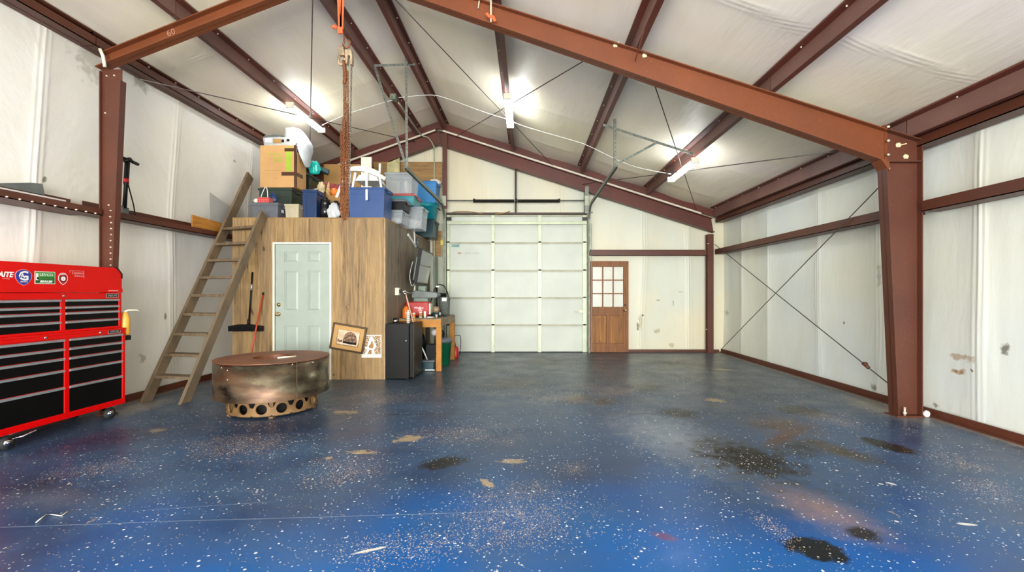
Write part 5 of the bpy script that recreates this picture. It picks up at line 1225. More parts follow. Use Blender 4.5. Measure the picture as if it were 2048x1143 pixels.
# ------------------------------------------------------------------ workbench
T = thing('workbench', 'orange pine workbench along the side of the storage room', 'workbench', (-1.76, 8.18, 0))
BX0, BX1, BY0, BY1, BZ = -2.11, -1.42, 7.47, 8.92, 0.868
mb = MB(); mb.box(BX0, BX1, BY0, BY1, BZ - 0.018, BZ); build(mb, 'top', BENCHTOP, T, True, bevel=0.003)
mb = MB(); mb.box(BX0, BX1, BY0, BY0 + 0.04, BZ - 0.14, BZ - 0.018); o = build(mb, 'front_rail', BENCH, T, True, bevel=0.002)
mb = MB(); mb.box(BX1 - 0.04, BX1, BY0 + 0.04, BY1, BZ - 0.13, BZ - 0.018); build(mb, 'side_rail', BENCHTOP, T, True, bevel=0.002)
for (x, y) in ((BX1 - 0.09, BY0 + 0.0), (BX1 - 0.09, BY1 - 0.10), (BX0 + 0.02, BY0 + 0.05), (BX0 + 0.02, BY1 - 0.1)):
    mb = MB(); mb.box(x, x + 0.085, y + 0.04 if y == BY0 else y, y + 0.125, 0, BZ - 0.018); build(mb, 'leg', BENCH, T, True, bevel=0.003)
# red case on the bench
T = thing('red_case', 'bright red tool case with white lettering on the workbench', 'tool case', (-1.92, 7.95, BZ))
mb = MB(); mb.box(-2.10, -1.71, 7.85, 8.10, BZ + 0.03, BZ + 0.27); build(mb, 'case', REDP, T, True, bevel=0.015)
mb = MB(); mb.box(-2.09, -1.72, 7.86, 8.09, BZ + 0.002, BZ + 0.03); build(mb, 'base', BLACKP, T, True)
mb = MB(); mb.box(-1.712, -1.685, 7.90, 8.05, BZ + 0.05, BZ + 0.24); build(mb, 'side_latch', CREAM, T, True, bevel=0.004)
text('Wolfire', 0.052, PAPER, T, face_y(-1.88, 7.8485, BZ + 0.165), shear=0.3, bold=0.001); text('ZRL', 0.045, PAPER, T, face_y(-1.855, 7.8485, BZ + 0.13), shear=0.3, bold=0.001)
T = thing('orange_jug', 'orange plastic jug left of the red case on the workbench', 'jug', (-2.05, 7.68, BZ))
mb = MB(); mb.tube([(0, 0, 0), (0, 0, 0.01), (0, 0, 0.14), (0, 0, 0.18), (0, 0, 0.20)], [0.05, 0.06, 0.06, 0.03, 0.022], 18); build(mb, 'jug', ORANGEP, T)
mb = MB(); mb.cyl((0, 0, 0.2), (0, 0, 0.222), 0.026, 14); build(mb, 'cap', REDP, T)
def can(x, y, r, h, m1, m2, label, z=BZ):
    T = thing('can', label, 'can', (x, y, z), 0, 'small cans on the workbench')
    mb = MB(); mb.lathe([(0.001, 0), (r, 0), (r, h), (r * 0.8, h + 0.008), (0.001, h + 0.008)], n=18); build(mb, 'can', m1, T)
    mb = MB(); mb.lathe([(r + 0.0008, h * 0.25), (r + 0.0008, h * 0.8)], n=18); build(mb, 'can_label', m2, T)
can(-1.905, 7.62, 0.026, 0.085, CREAM, ORANGEP, 'small can with an orange label in front of the red case')
can(-1.80, 7.66, 0.028, 0.105, CREAM, CARDD, 'small pale can right of the orange-labelled can')
can(-1.74, 7.72, 0.022, 0.105, PAPER, CREAM, 'slim whitish can at the right end of the row of cans')
T = thing('ball_ornament', 'tan and green ball on the workbench', 'ball', (-1.60, 7.95, BZ))
mb = MB(); mb.sphere((0, 0, 0.13), 0.062, 10); build(mb, 'ball', mat('tan_mottled_ball', (0.36, 0.24, 0.14), 0.5, var=0.4, scale=25), T)
mb = MB(); mb.lathe([(0.001, 0), (0.05, 0), (0.06, 0.03), (0.055, 0.085), (0.001, 0.085)], n=20); build(mb, 'green_cup', DTEAL, T)
mb = MB(); mb.blob((-1.70, 8.0, BZ + 0.035), (0.12, 0.07, 0.035), 3, 0.35, n=12); solo(mb, 'black_rag', BLACKP, 'heap of black rag between the cans and the ball on the bench', 'rag')
mb = MB(); mb.blob((-1.64, 7.70, BZ + 0.012), (0.07, 0.04, 0.012), 9, 0.35, n=10); solo(mb, 'rag', CLOTH, 'small pale rag near the front edge of the workbench', 'rag')
T = thing('galvanised_bucket', 'grey speckled metal bucket on the far end of the workbench', 'bucket', (-1.56, 8.56, BZ))
mb = MB(); mb.lathe([(0.001, 0.002), (0.085, 0.002), (0.105, 0.34), (0.110, 0.34), (0.11, 0.35), (0.100, 0.35), (0.08, 0.01)], n=28); build(mb, 'pail', mat('speckled_zinc', (0.26, 0.29, 0.27), 0.5, 0.1, var=0.2, scale=40), T)
mb = MB(); mb.box(-0.03, 0.06, -0.112, -0.105, 0.27, 0.33); build(mb, 'paper_tag', PAPER, T)
T = thing('vise_lamp', 'black clamp arm with a hoop of black cable on the workbench', 'clamp', (-1.66, 8.78, BZ))
mb = MB(); mb.cyl((-1.74, 8.72, BZ + 0.002), (-1.74, 8.72, 1.42), 0.020, 10); mb.box(-1.80, -1.68, 8.68, 8.78, BZ + 0.002, BZ + 0.03); build(mb, 'post', BLACKP, T, True)
mb = MB(); mb.cyl((-1.90, 8.76, 1.26), (-1.56, 8.76, 1.25), 0.038, 12); build(mb, 'arm', BLACKP, T, True)
mb = MB(); mb.tube(curve([(-1.86, 8.72, 1.1), (-1.78, 8.72, 1.36), (-1.70, 8.72, 1.45), (-1.60, 8.72, 1.42), (-1.53, 8.70, 1.30), (-1.51, 8.66, 1.20)]), 0.010, 8); build(mb, 'cable_hoop', BLACKP, T, True)
mb = MB(); mb.box(-1.75, -1.69, 8.69, 8.75, 1.40, 1.43); build(mb, 'clip', WHITEP, T, True)
mb = MB(); mb.box(-1.66, -1.44, 8.0, 8.25, BZ + 0.001, BZ + 0.028); solo(mb, 'black_tray', BLACKP, 'flat black tray at the right edge of the workbench', 'tray', bevel=0.004)
mb = MB(); mb.lathe([(0.001, 0), (0.04, 0), (0.042, 0.05), (0.036, 0.05), (0.034, 0.005)], c=(-1.58, 8.08, BZ + 0.0285), n=18); solo(mb, 'white_cup', WHITEP, 'short white cup standing on the black tray', 'cup')
mb = MB(); mb.tube([(-1.56, 7.80, BZ + 0.002), (-1.56, 7.80, BZ + 0.055)], 0.02, 10); solo(mb, 'pink_tin', mat('pale_pink_tin', (0.65, 0.42, 0.34), 0.5), 'small pale pink tin near the corner of the workbench', 'tin')

# under the bench
T = thing('black_bin', 'black rubbish bag sagging under the workbench', 'bag', (-1.80, 7.85, 0))
mb = MB(); mb.blob((-1.93, 8.02, 0.32), (0.15, 0.18, 0.32), 4, 0.18, n=16); build(mb, 'bag', BLACKP, T, True)
T = thing('dark_crate', 'dark green crate on the floor between the refrigerator and the bench leg', 'crate', (-1.63, 7.55, 0))
mb = MB(); mb.prism([(-1.74, 0), (-1.55, 0), (-1.54, 0.16), (-1.75, 0.16)], 1, 7.50, 7.75); build(mb, 'crate', DTEAL, T, True, bevel=0.01)
mb = MB(); mb.box(-1.755, -1.53, 7.49, 7.76, 0.16, 0.178); build(mb, 'rim', GREYP, T, True)
mb = MB(); mb.box(-1.69, -1.53, 7.493, 7.498, 0.015, 0.03); build(mb, 'paper_strip', PAPER, T, True)
mb = MB(); mb.box(-1.75, -1.53, 7.80, 8.05, 0.0, 0.40); solo(mb, 'speaker_box', mat('charcoal_fabric', (0.025, 0.026, 0.028), 0.9), 'charcoal box standing under the workbench behind the crate', 'box', bevel=0.02)
mb = MB(); mb.cyl(at(844, 694, 7.45), at(854.5, 718.5, 7.52), 0.010, 8); solo(mb, 'white_stick', WHITEP, 'thin white stick leaning beside the refrigerator under the bench', 'stick')
T = thing('green_bin', 'green round bin with a black bag under the far end of the workbench', 'bin', (-1.52, 8.22, 0))
mb = MB(); mb.lathe([(0.001, 0.001), (0.115, 0.001), (0.145, 0.43), (0.150, 0.43), (0.150, 0.445), (0.138, 0.445), (0.11, 0.02)], n=32); build(mb, 'tub', BIN, T)
mb = MB(); mb.lathe([(0.152, 0.40), (0.158, 0.40), (0.158, 0.455), (0.10, 0.50), (0.03, 0.49), (0.001, 0.50)], n=32); build(mb, 'bag_collar', GREYP, T)
mb = MB(); mb.blob((-0.05, -0.02, 0.56), (0.07, 0.06, 0.09), 2, 0.4, n=12); build(mb, 'bag_knot', BLACKP, T)
text('2', 0.12, PAPER, T, Matrix.Translation((-1.555, 8.22 - 0.138, 0.34)) @ Matrix.Rotation(R(90), 4, 'X'), 'number', bold=0.003)
mb = MB(); mb.cyl((-1.63, 8.0, 0.60), (-1.63, 7.97, 0.60), 0.055, 18); solo(mb, 'white_disc', WHITEP, 'small white disc hanging under the bench behind the near leg', 'disc')
T = thing('red_canister', 'red canister with a thin black hose beside the far bench leg', 'canister', (-1.43, 9.05, 0))
mb = MB(); mb.lathe([(0.001, 0.001), (0.055, 0.001), (0.06, 0.02), (0.06, 0.20), (0.03, 0.235), (0.001, 0.235)], n=20); build(mb, 'tank', REDP, T)
mb = MB(); mb.tube(curve([(0.0, 0, 0.235), (-0.02, 0, 0.42), (0.06, 0, 0.45), (0.10, 0, 0.40), (0.10, 0, 0.20), (0.075, 0, 0.05)]), 0.007, 6); build(mb, 'hose', BLACKP, T)

# ------------------------------------------------------------------ storage totes on the loft
LT = LZ + 0.018
def tote(name, label, cat, x0, x1, y0, y1, z0, z1, m, ml, lid=True, taper=0.90, rz=0.0, ribs=3, group='storage totes on the loft', labelplate=None, tilt=0.0):
    cx, cy = (x0 + x1) / 2, (y0 + y1) / 2; w, d, h = x1 - x0, y1 - y0, z1 - z0
    T = thing(name, label, cat, (cx, cy, z0), rz, group)
    if tilt: T.rotation_euler = (0, tilt, rz)
    lh = 0.035 if lid else 0.02; hb = h - lh; th = 0.006
    def ring(s_, z, sh=0.0): return [(-w / 2 * s_ + sh, -d / 2 * s_ + sh, z), (w / 2 * s_ - sh, -d / 2 * s_ + sh, z), (w / 2 * s_ - sh, d / 2 * s_ - sh, z), (-w / 2 * s_ + sh, d / 2 * s_ - sh, z)]
    mb = MB(); k = 0.955
    vs = ring(taper * k, 0) + ring(k * 0.985, hb) + ring(k * 0.985, hb, th) + ring(taper * k, th, th)
    q = lambda a_, b_: [(a_ + i, a_ + (i + 1) % 4, b_ + (i + 1) % 4, b_ + i) for i in range(4)]
    mb.add(vs, [(3, 2, 1, 0)] + q(0, 4) + q(4, 8) + q(8, 12) + [(12, 13, 14, 15)])
    b_ = build(mb, 'tub', m, T, bevel=0.006)
    # moulded band under the rim and vertical ribs
    rb = MB(); z_ = hb * 0.80; sc = taper + (0.985 - taper) * 0.80
    rb.box(-w / 2 * sc * k - 0.004, w / 2 * sc * k + 0.004, -d / 2 * sc * k - 0.004, -d / 2 * sc * k, z_, z_ + 0.010)
    rb.box(w / 2 * sc * k, w / 2 * sc * k + 0.004, -d / 2 * sc * k, d / 2 * sc * k, z_, z_ + 0.010)
    for i in range(ribs):
        u = (i + 0.5) / ribs * 2 - 1
        for s2 in (-1, 1):
            xx = u * w / 2 * 0.85
            p = [(xx - 0.006, -d / 2 * taper * k - 0.003, 0.01), (xx + 0.006, -d / 2 * taper * k - 0.003, 0.01), (xx + 0.006, -d / 2 * sc * k - 0.003, z_), (xx - 0.006, -d / 2 * sc * k - 0.003, z_)]
        rb.add(p + [(v_[0], v_[1] + 0.006, v_[2]) for v_ in p], [(0, 1, 2, 3), (7, 6, 5, 4), (0, 4, 5, 1), (1, 5, 6, 2), (2, 6, 7, 3), (3, 7, 4, 0)])
    build(rb, 'moulded_ribs', m, b_)
    mb = MB()
    if lid:
        vs = ring(1.0, hb - 0.012) + ring(1.0, hb + 0.012) + ring(0.93, h - 0.006) + ring(0.90, h)
        mb.add(vs, [(3, 2, 1, 0)] + q(0, 4) + q(4, 8) + q(8, 12) + [(12, 13, 14, 15)])
        build(mb, 'lid', ml, T, bevel=0.004)
    else:
        vs = ring(1.0, hb - 0.01) + ring(1.0, h) + ring(0.93, h) + ring(0.93, hb - 0.01)
        mb.add(vs, q(0, 4) + q(4, 8) + q(8, 12) + q(12, 0)); build(mb, 'rim', ml, T, bevel=0.003)
    for s2 in (-1, 1):
        mb = MB(); mb.box(*sorted((s2 * w / 2 * 0.97, s2 * (w / 2 * 0.97 + 0.018))), -0.07, 0.07, hb - 0.04, hb - 0.015); build(mb, 'handle', ml, T, bevel=0.004)
    if labelplate:
        mb = MB(); lx, lz, lw_, lhh = labelplate; mb.box(w / 2 * 0.955, w / 2 * 0.955 + 0.002, lx - lw_ / 2, lx + lw_ / 2, lz - lhh / 2, lz + lhh / 2); o = build(mb, 'white_label', PAPER, T)
        o.rotation_euler = (0, R(4), 0)
    return T
tote('storage_tote', 'slate grey tote at the front left of the loft, beside the ladder top', 'tote', -4.20, -3.77, 6.88, 7.33, LT, 2.665, GREYP, GREYP, labelplate=(-0.10, 0.14, 0.07, 0.05))
tote('storage_tote', 'beige tote without lid between the slate grey and the navy totes', 'tote', -3.735, -3.51, 6.98, 7.33, LT, 2.655, BEIGE, BEIGE, lid=False, ribs=2)
tote('storage_tote', 'large dark green-black tote under the big cardboard box', 'tote', -4.38, -3.82, 7.38, 7.84, LT, 3.005, DGREEN, DGREEN)
tote('storage_tote', 'navy tote standing upright right of the beige tote', 'tote', -3.49, -3.26, 7.03, 7.36, LT, 2.895, NAVY, NAVY, lid=True, ribs=2, taper=0.95)
tote('storage_tote', 'big royal blue tote at the front right corner of the loft', 'tote', -2.72, -2.145, 6.86, 7.28, LT, 2.885, BLUE, BLUE, lid=False, taper=0.93, ribs=0)
tote('storage_tote', 'tall clear tote on top of the teal tote', 'tote', -2.50, -1.99, 7.92, 8.40, 3.02, 3.40, CLEAR, CLEARL, ribs=3)
tote('storage_tote', 'teal tote with a red lid under the tall clear tote', 'tote', -2.52, -1.95, 7.88, 8.42, 2.815, 3.02, TEAL, mat('faded_red_lid', (0.45, 0.08, 0.08), 0.4))
tote('storage_tote', 'small black tote between the blue and the teal totes', 'tote', -2.42, -1.985, 7.42, 7.80, 2.645, 2.83, BLACKP, GREYP, ribs=2)
tote('storage_tote', 'low clear box at the loft edge under the small black tote', 'tote', -2.42, -2.02, 7.38, 7.80, LT, 2.645, CLEAR, CLEARL, ribs=2)
tote('storage_tote', 'clear tote with white cloth inside, overhanging the loft edge', 'tote', -2.46, -1.82, 7.98, 8.40, LT, 2.815, CLEAR, CLEARL, ribs=2)
tote('storage_tote', 'bright blue tote at the far end of the loft', 'tote', -2.34, -1.845, 9.25, 9.70, 3.135, 3.575, SKYB, SKYB, ribs=3)
tote('storage_tote', 'dark teal tote at the far edge of the loft beneath the teal tub', 'tote', -2.32, -1.88, 9.15, 9.70, LT, 2.79, DTEAL, DTEAL)
tote('storage_tote', 'dark tote stacked behind the cardboard box', 'tote', -4.30, -3.80, 7.95, 8.45, LT, 3.38, DGREEN, DTEAL)
T = thing('teal_tub', 'round teal tub below the bright blue tote', 'tub', (-2.08, 9.42, 2.793))
mb = MB(); mb.lathe([(0.001, 0), (0.19, 0), (0.215, 0.25), (0.235, 0.25), (0.24, 0.285), (0.23, 0.30), (0.23, 0.325), (0.22, 0.34), (0.001, 0.34)], n=36); build(mb, 'tub', TEAL, T)
mb = MB(); mb.tube([(0.235, -0.06, 0.24), (0.265, -0.04, 0.22), (0.265, 0.04, 0.22), (0.235, 0.06, 0.24)], 0.012, 8); build(mb, 'handle', BLACKP, T)
mb = MB(); mb.blob((-2.12, 8.17, 2.54), (0.20, 0.15, 0.10), 11, 0.25, n=16); solo(mb, 'folded_cloth', CLOTH, 'cream cloth lying inside the overhanging clear tote', 'cloth')
mb = MB(); mb.tube([(-2.16, 8.12, 3.06), (-2.16, 8.12, 3.26), (-2.16, 8.12, 3.29)], [0.045, 0.04, 0.02], 14); solo(mb, 'white_bottle', WHITEP, 'white bottle inside the tall clear tote', 'bottle')
mb = MB(); mb.blob((-2.22, 7.55, 2.49), (0.13, 0.10, 0.05), 13, 0.4, n=12); solo(mb, 'white_papers', CLOTH, 'white bundle inside the low clear box', 'bundle')
mb = MB(); mb.blob((-1.95, 9.58, 3.62), (0.13, 0.09, 0.05), 14, 0.5, n=14); solo(mb, 'white_cloth_bundle', CLOTH, 'white cloth bundle lying on the bright blue tote', 'cloth')

# cardboard box with tape and green print
T = thing('cardboard_box', 'big cardboard box with green print and brown tape on the loft', 'box', (-4.06, 7.56, 3.005))
bx0, bx1, by0, by1, bz0, bz1 = -4.35, -3.765, 7.40, 7.74, 3.007, 3.69
mb = MB(); mb.box(bx0, bx1, by0, by1, bz0, bz1); build(mb, 'carton', CARD, T, True, bevel=0.004)
mb = MB(); px = lambda x_: at(x_, 300, by0).x; pz = lambda y_: at(500, y_, by0).z
for (y_a, y_b, xa, xb) in ((296, 302.5, 569, 592.7), (343.5, 351, 563, 592.7)):
    mb.box(px(xa), bx1 + 0.001, by0 - 0.0015, by0 + 0.001, pz(y_b), pz(y_a)); mb.box(bx1 - 0.001, bx1 + 0.0015, by0, by0 + 0.22, pz(y_b), pz(y_a))
mb.box(px(588), bx1 + 0.0012, by0 - 0.0022, by0, bz0, bz1); mb.box(bx1, bx1 + 0.0022, by0 - 0.001, by0 + 0.03, bz0, bz1)
build(mb, 'packing_tape', TAPE, T, True)
mb = MB(); mb.box(px(572.5), px(583), by0 - 0.001, by0, pz(342), pz(302.5)); mb.box(px(574), px(584), by0 - 0.001, by0, pz(295), pz(293)); build(mb, 'green_stripe', GREENI, T, True)
text('ECO COMFORT', 0.052, GREENI, T, face_y(px(549), by0 - 0.0012, pz(308.5)), 'green_print', xs=0.62)
text('Green', 0.075, GREENI, T, face_y(px(557), by0 - 0.0012, pz(315)), 'green_print', shear=0.3, xs=0.8)
text('System', 0.075, GREENI, T, face_y(px(557), by0 - 0.0012, pz(321)), 'green_print', shear=0.3, xs=0.8)
mb = MB(); mb.box(px(530), px(562), by0 - 0.001, by0, pz(341), pz(340.3)); mb.box(px(546), px(557), by0 - 0.001, by0, pz(357), pz(356)); build(mb, 'printed_line', CARDD, T, True)
text('ECO', 0.08, mat('dark_green_ink', (0.16, 0.24, 0.02), 0.8), T, face_x(bx1 + 0.0012, 7.60, pz(318)), 'green_print', shear=0.3)
# scanner-like printer on top
T = thing('flatbed_printer', 'pale grey printer with a beige panel on top of the big cardboard box', 'printer', (-4.08, 7.55, 3.692))
mb = MB(); mb.prism([(-4.30, 3.692), (-3.80, 3.692), (-3.765, 3.74), (-3.83, 3.825), (-4.05, 3.84), (-4.32, 3.825)], 1, 7.42, 7.72); build(mb, 'body', mat('light_grey_plastic', (0.50, 0.51, 0.50), 0.4), T, True, bevel=0.008)
mb = MB(); mb.prism([(-4.325, 3.828), (-4.02, 3.842), (-3.99, 3.855), (-4.12, 3.875), (-4.28, 3.862)], 1, 7.42, 7.72); build(mb, 'lid', GREYM, T, True, bevel=0.004)
mb = MB(); mb.box(-4.28, -4.17, 7.415, 7.42, 3.745, 3.81); build(mb, 'white_panel', PAPER, T, True)
text('Scanjet', 0.032, INK, T, face_y(-4.225, 7.413, 3.778), 'panel_lettering')
mb = MB(); mb.box(-4.145, -4.02, 7.412, 7.42, 3.73, 3.80); build(mb, 'beige_panel', CARDD, T, True)
mb = MB(); mb.box(-4.01, -3.97, 7.413, 7.42, 3.745, 3.79); mb.box(-3.925, -3.88, 7.413, 7.42, 3.76, 3.795); build(mb, 'buttons', BLACKP, T, True)
# white bag over the box
mb = MB(); bp = [at(a_, b_, 7.62) for a_, b_ in ((574, 257), (586, 255), (601, 258), (612, 272), (621, 288), (622, 300), (617, 318), (614, 335), (611, 318), (607, 300), (596, 289), (582, 284), (572, 275))]
mb.pillow([(p.x, p.z) for p in bp], 7.46, 7.80, 3, 0.012)
solo(mb, 'plastic_bag', BAGW, 'full white plastic bag slumped over the top right of the cardboard box', 'bag')
mb = MB(); mb.blob((-3.70, 7.90, 3.46), (0.10, 0.07, 0.12), 21, 0.35, n=14); solo(mb, 'teal_bag', mat('bright_teal_film', (0.01, 0.45, 0.38), 0.3, bump=0.4, bscale=30), 'bright teal plastic bag hanging behind the cardboard box', 'bag')
mb = MB(); mb.bar((-3.72, 8.04, 3.50), (-3.54, 8.12, 3.43), 0.14, 0.08); solo(mb, 'teal_case', DTEAL, 'dark teal case behind the bright teal bag', 'case', bevel=0.015)
# gift basket on the grey tote
T = thing('gift_basket', 'red and pink spotted basket with white handles on the slate grey tote', 'basket', (-4.04, 6.98, 2.667))
mb = MB(); mb.box(-4.11, -3.94, 6.92, 7.05, 2.667, 2.745); build(mb, 'basket', PINKISH, T, True, bevel=0.006)
for i in range(5):
    for j in range(2):
        sb = MB(); c2 = (-4.094 + i * 0.034, 6.918, 2.688 + j * 0.036); sb.cyl((c2[0], 6.9195, c2[2]), (c2[0], 6.9175, c2[2]), 0.011, 12); o = build(sb, 'dark_red_dot', REDP, T, True)
for dx in (0, 1):
    pass
mb = MB(); mb.tube(curve([(-4.06, 6.93, 2.745), (-4.03, 6.93, 2.83), (-3.99, 6.93, 2.90), (-3.965, 6.93, 2.86), (-3.955, 6.93, 2.745)]), 0.006, 6); build(mb, 'handle', PAPER, T, True)
mb = MB(); mb.blob((-4.0, 7.16, 2.77), (0.07, 0.05, 0.10), 31, 0.3, n=12, pinch=0.3); solo(mb, 'blue_bag', NAVY, 'small dark blue bag behind the spotted basket', 'bag')
mb = MB(); mb.blob((-4.16, 7.0, 2.70), (0.045, 0.05, 0.045), 32, 0.4, n=12); solo(mb, 'white_paper_bundle', CLOTH, 'small crumpled white paper left of the spotted basket', 'paper')
# black canisters, bags and party things in the middle
def canister(x, y, r, h, label):
    T = thing('black_canister', label, 'canister', (x, y, LT), 0, 'black canisters')
    mb = MB(); mb.lathe([(0.001, 0), (r, 0), (r * 1.02, h * 0.6), (r * 0.86, h * 0.66), (r * 0.95, h * 0.72), (r * 0.9, h * 0.9), (r * 0.5, h * 0.93), (0.001, h * 0.93)], n=24); build(mb, 'body', BLACKG, T)
    mb = MB(); mb.lathe([(0.001, h * 0.935), (r * 0.45, h * 0.935), (r * 0.40, h), (0.001, h)], n=20); build(mb, 'cap', BLACKP, T)
canister(-3.175, 7.15, 0.080, 0.37, 'shiny black canister right of the navy tote'); canister(-3.10, 7.36, 0.085, 0.36, 'wider black canister behind the white shopping bag')
mb = MB(); mb.blob((-2.985, 7.0, LT + 0.12), (0.105, 0.07, 0.14), 41, 0.25, n=14, pinch=0.35); solo(mb, 'shopping_bag', BAGW, 'white plastic shopping bag on the loft edge behind the rusty chain', 'bag')
mb = MB(); mb.box(-3.62, -2.98, 7.50, 7.95, LT, 2.90); solo(mb, 'low_carton', CARDD, 'low brown carton under the party bags on the loft', 'box')
mb = MB(); mb.blob((-3.32, 7.72, 3.02), (0.19, 0.14, 0.13), 42, 0.35, n=16); solo(mb, 'red_cloth_bag', mat('dark_red_cloth', (0.30, 0.02, 0.03), 0.7, var=0.3), 'heap of dark red cloth on the loft behind the canisters', 'cloth')
mb = MB(); mb.blob((-3.40, 7.50, 3.00), (0.06, 0.05, 0.11), 43, 0.45, n=14); mb.blob((-3.47, 7.48, 2.95), (0.05, 0.04, 0.05), 44, 0.4, n=12); solo(mb, 'cream_mask', mat('cream_latex', (0.62, 0.50, 0.28), 0.6, var=0.3, scale=15), 'crumpled cream mask lying over the navy tote', 'mask')
mb = MB(); mb.tube([(-3.31, 7.56, 2.90), (-3.31, 7.56, 2.99), (-3.30, 7.56, 3.14)], [0.045, 0.04, 0.008], 12); solo(mb, 'straw_cone', mat('straw_yellow', (0.50, 0.33, 0.12), 0.7, var=0.3, scale=30), 'small straw-coloured cone beside the orange ball', 'decoration')
T = thing('orange_ball', 'bright orange pumpkin-like ball with the party things', 'ball', (-3.20, 7.56, 2.90))
mb = MB(); mb.sphere((-3.205, 7.56, 2.966), 0.066, 10); build(mb, 'ball', ORANGEP, T, True)
mb = MB(); mb.blob((-3.10, 7.78, 3.10), (0.13, 0.08, 0.06), 46, 0.3, n=12); solo(mb, 'purple_cloth', PURPLE, 'dark purple cloth behind the orange ball', 'cloth')
mb = MB(); mb.bar((-3.15, 7.50, 2.86), (-3.03, 7.50, 3.16), 0.045, 0.02, (0, 1, 0)); solo(mb, 'white_plume', PAPER, 'slanting white and orange plume right of the orange ball', 'decoration', bevel=0.005)
mb = MB(); mb.box(-4.0, -3.36, 9.0, 9.5, LT, 3.12); solo(mb, 'carton', CARDD, 'lower large brown carton at the back of the loft', 'box')
mb = MB(); mb.box(-4.02, -3.30, 8.98, 9.5, 3.122, 3.83); solo(mb, 'carton', CARDD, 'upper large brown carton at the back of the loft under the roof slope', 'box')
mb = MB()
for i in range(7): mb.cyl((-3.75 + i * 0.045, 9.1, 3.831), (-3.72 + i * 0.045, 9.1, 3.875 + 0.012 * (i % 3)), 0.009, 6)
solo(mb, 'wire_brush', DARKM, 'row of small dark bristles lying on the upper brown carton', 'brush')
mb = MB(); mb.box(-3.22, -3.02, 8.8, 8.84, LT, 3.92); solo(mb, 'foam_board', CREAM, 'narrow cream foam board standing behind the rusty chain', 'board')
mb = MB(); mb.prism([(-3.0, LT), (-2.70, LT), (-2.70, 4.14), (-2.96, 4.03)], 1, 9.60, 9.64); solo(mb, 'insulation_board', mat('aged_foam_board', (0.50, 0.46, 0.24), 0.8, var=0.2), 'aged yellow-green insulation board standing on the loft by the gable', 'board')
mb = MB(); mb.box(-2.96, -2.56, 7.9, 8.4, LT, 3.00); solo(mb, 'olive_carton', mat('olive_carton_board', (0.42, 0.38, 0.25), 0.8), 'pale olive carton behind the royal blue tote', 'box')
# upturned white plastic stool on the blue tote
T = thing('plastic_chair', 'upturned white plastic chair resting on the royal blue tote', 'chair', (-2.46, 7.15, 2.887))
y_ = 6.98
def wpt(px_, py_, Y): return at(px_, py_, Y)
mb = MB(); top = curve([wpt(690, 341, 7.05), wpt(706, 338, 7.0), wpt(730, 340, 6.97), wpt(752, 348, 7.0), wpt(769, 358, 7.1)], 8)
mb.sweep(top, 0.05, 0.062)
build(mb, 'back_rail', WHITEP, T, True, bevel=0.004)
mb = MB(); top2 = curve([wpt(694, 338, 7.35), wpt(712, 334, 7.38), wpt(735, 335, 7.4), wpt(760, 345, 7.38)], 8)
mb.sweep(top2, 0.04, 0.025)
build(mb, 'seat_rim', WHITEP, T, True)
for (p, q, w_) in ((wpt(711, 345, 7.0), wpt(705, 377, 7.0), 0.034), (wpt(759, 352, 7.02), wpt(763, 377, 7.02), 0.030), (wpt(700, 344, 7.2), wpt(698, 378, 7.2), 0.030)):
    mb = MB(); mb.bar(p, q, w_, 0.03, (0, 1, 0)); build(mb, 'leg', WHITEP, T, True, bevel=0.004)
mb = MB(); mb.bar(wpt(733, 342, 6.95), (wpt(733.5, 400, 6.82)), 0.036, 0.012, (0, 1, 0)); build(mb, 'back_slat', WHITEP, T, True, bevel=0.003)
for (p, q) in ((wpt(693, 321, 7.1), wpt(692, 343, 7.1)), (wpt(760, 327, 7.1), wpt(759.5, 346, 7.1))):
    mb = MB(); mb.bar(p, q, 0.030, 0.02, (0, 1, 0)); build(mb, 'upright', WHITEP, T, True)
mb = MB(); mb.prism([(-2.66, 3.02), (-2.30, 3.02), (-2.33, 3.09), (-2.45, 3.12), (-2.6, 3.11)], 1, 7.02, 7.38); build(mb, 'seat', WHITEP, T, True)

# ------------------------------------------------------------------ things standing in the left girt
T = thing('kick_scooter', 'black folded kick scooter with a red band standing in the left wall girt', 'scooter', (-4.70, 5.36, 2.135))
mb = MB(); pb, pt = Vector((-4.70, 5.30, 2.19)), Vector((-4.70, 5.345, 2.84)); mb.tube([pb, pb.lerp(pt, 0.55), pb.lerp(pt, 0.58), pt], [0.022, 0.020, 0.026, 0.026], 12); build(mb, 'stem', BLACKP, T, True)
mb = MB(); mb.cyl(pb.lerp(pt, 0.60), pb.lerp(pt, 0.67), 0.0275, 12); build(mb, 'red_band', REDP, T, True)
mb = MB(); mb.cyl((-4.70, 5.20, 2.87), (-4.70, 5.48, 2.84), 0.016, 10); mb.cyl((-4.70, 5.32, 2.83), (-4.70, 5.38, 2.865), 0.030, 12); hb_ = build(mb, 'handlebar', BLACKP, T, True)
mb = MB(); mb.cyl((-4.70, 5.41, 2.848), (-4.70, 5.49, 2.839), 0.019, 10); g = build(mb, 'grip', RUBBER, hb_, False); g.data.transform(Matrix.Translation(-T.location))
mb = MB(); mb.tube(curve([(-4.69, 5.33, 2.60), (-4.69, 5.38, 2.45), (-4.69, 5.42, 2.32), (-4.69, 5.44, 2.20)]), 0.007, 6); build(mb, 'brake_cable', BLACKP, T, True)
mb = MB(); mb.tube([(-4.725, 5.36, 2.185), (-4.675, 5.36, 2.185)], 0.050, 20); mb.tube([(-4.725, 5.29, 2.2), (-4.675, 5.29, 2.2)], 0.03, 16); build(mb, 'wheel', RUBBER, T, True)
mb = MB(); mb.box(-4.73, -4.67, 5.25, 5.33, 2.15, 2.27); mb.cyl((-4.70, 5.24, 2.29), (-4.70, 5.36, 2.28), 0.010, 8); build(mb, 'fork', GREYM, T, True)
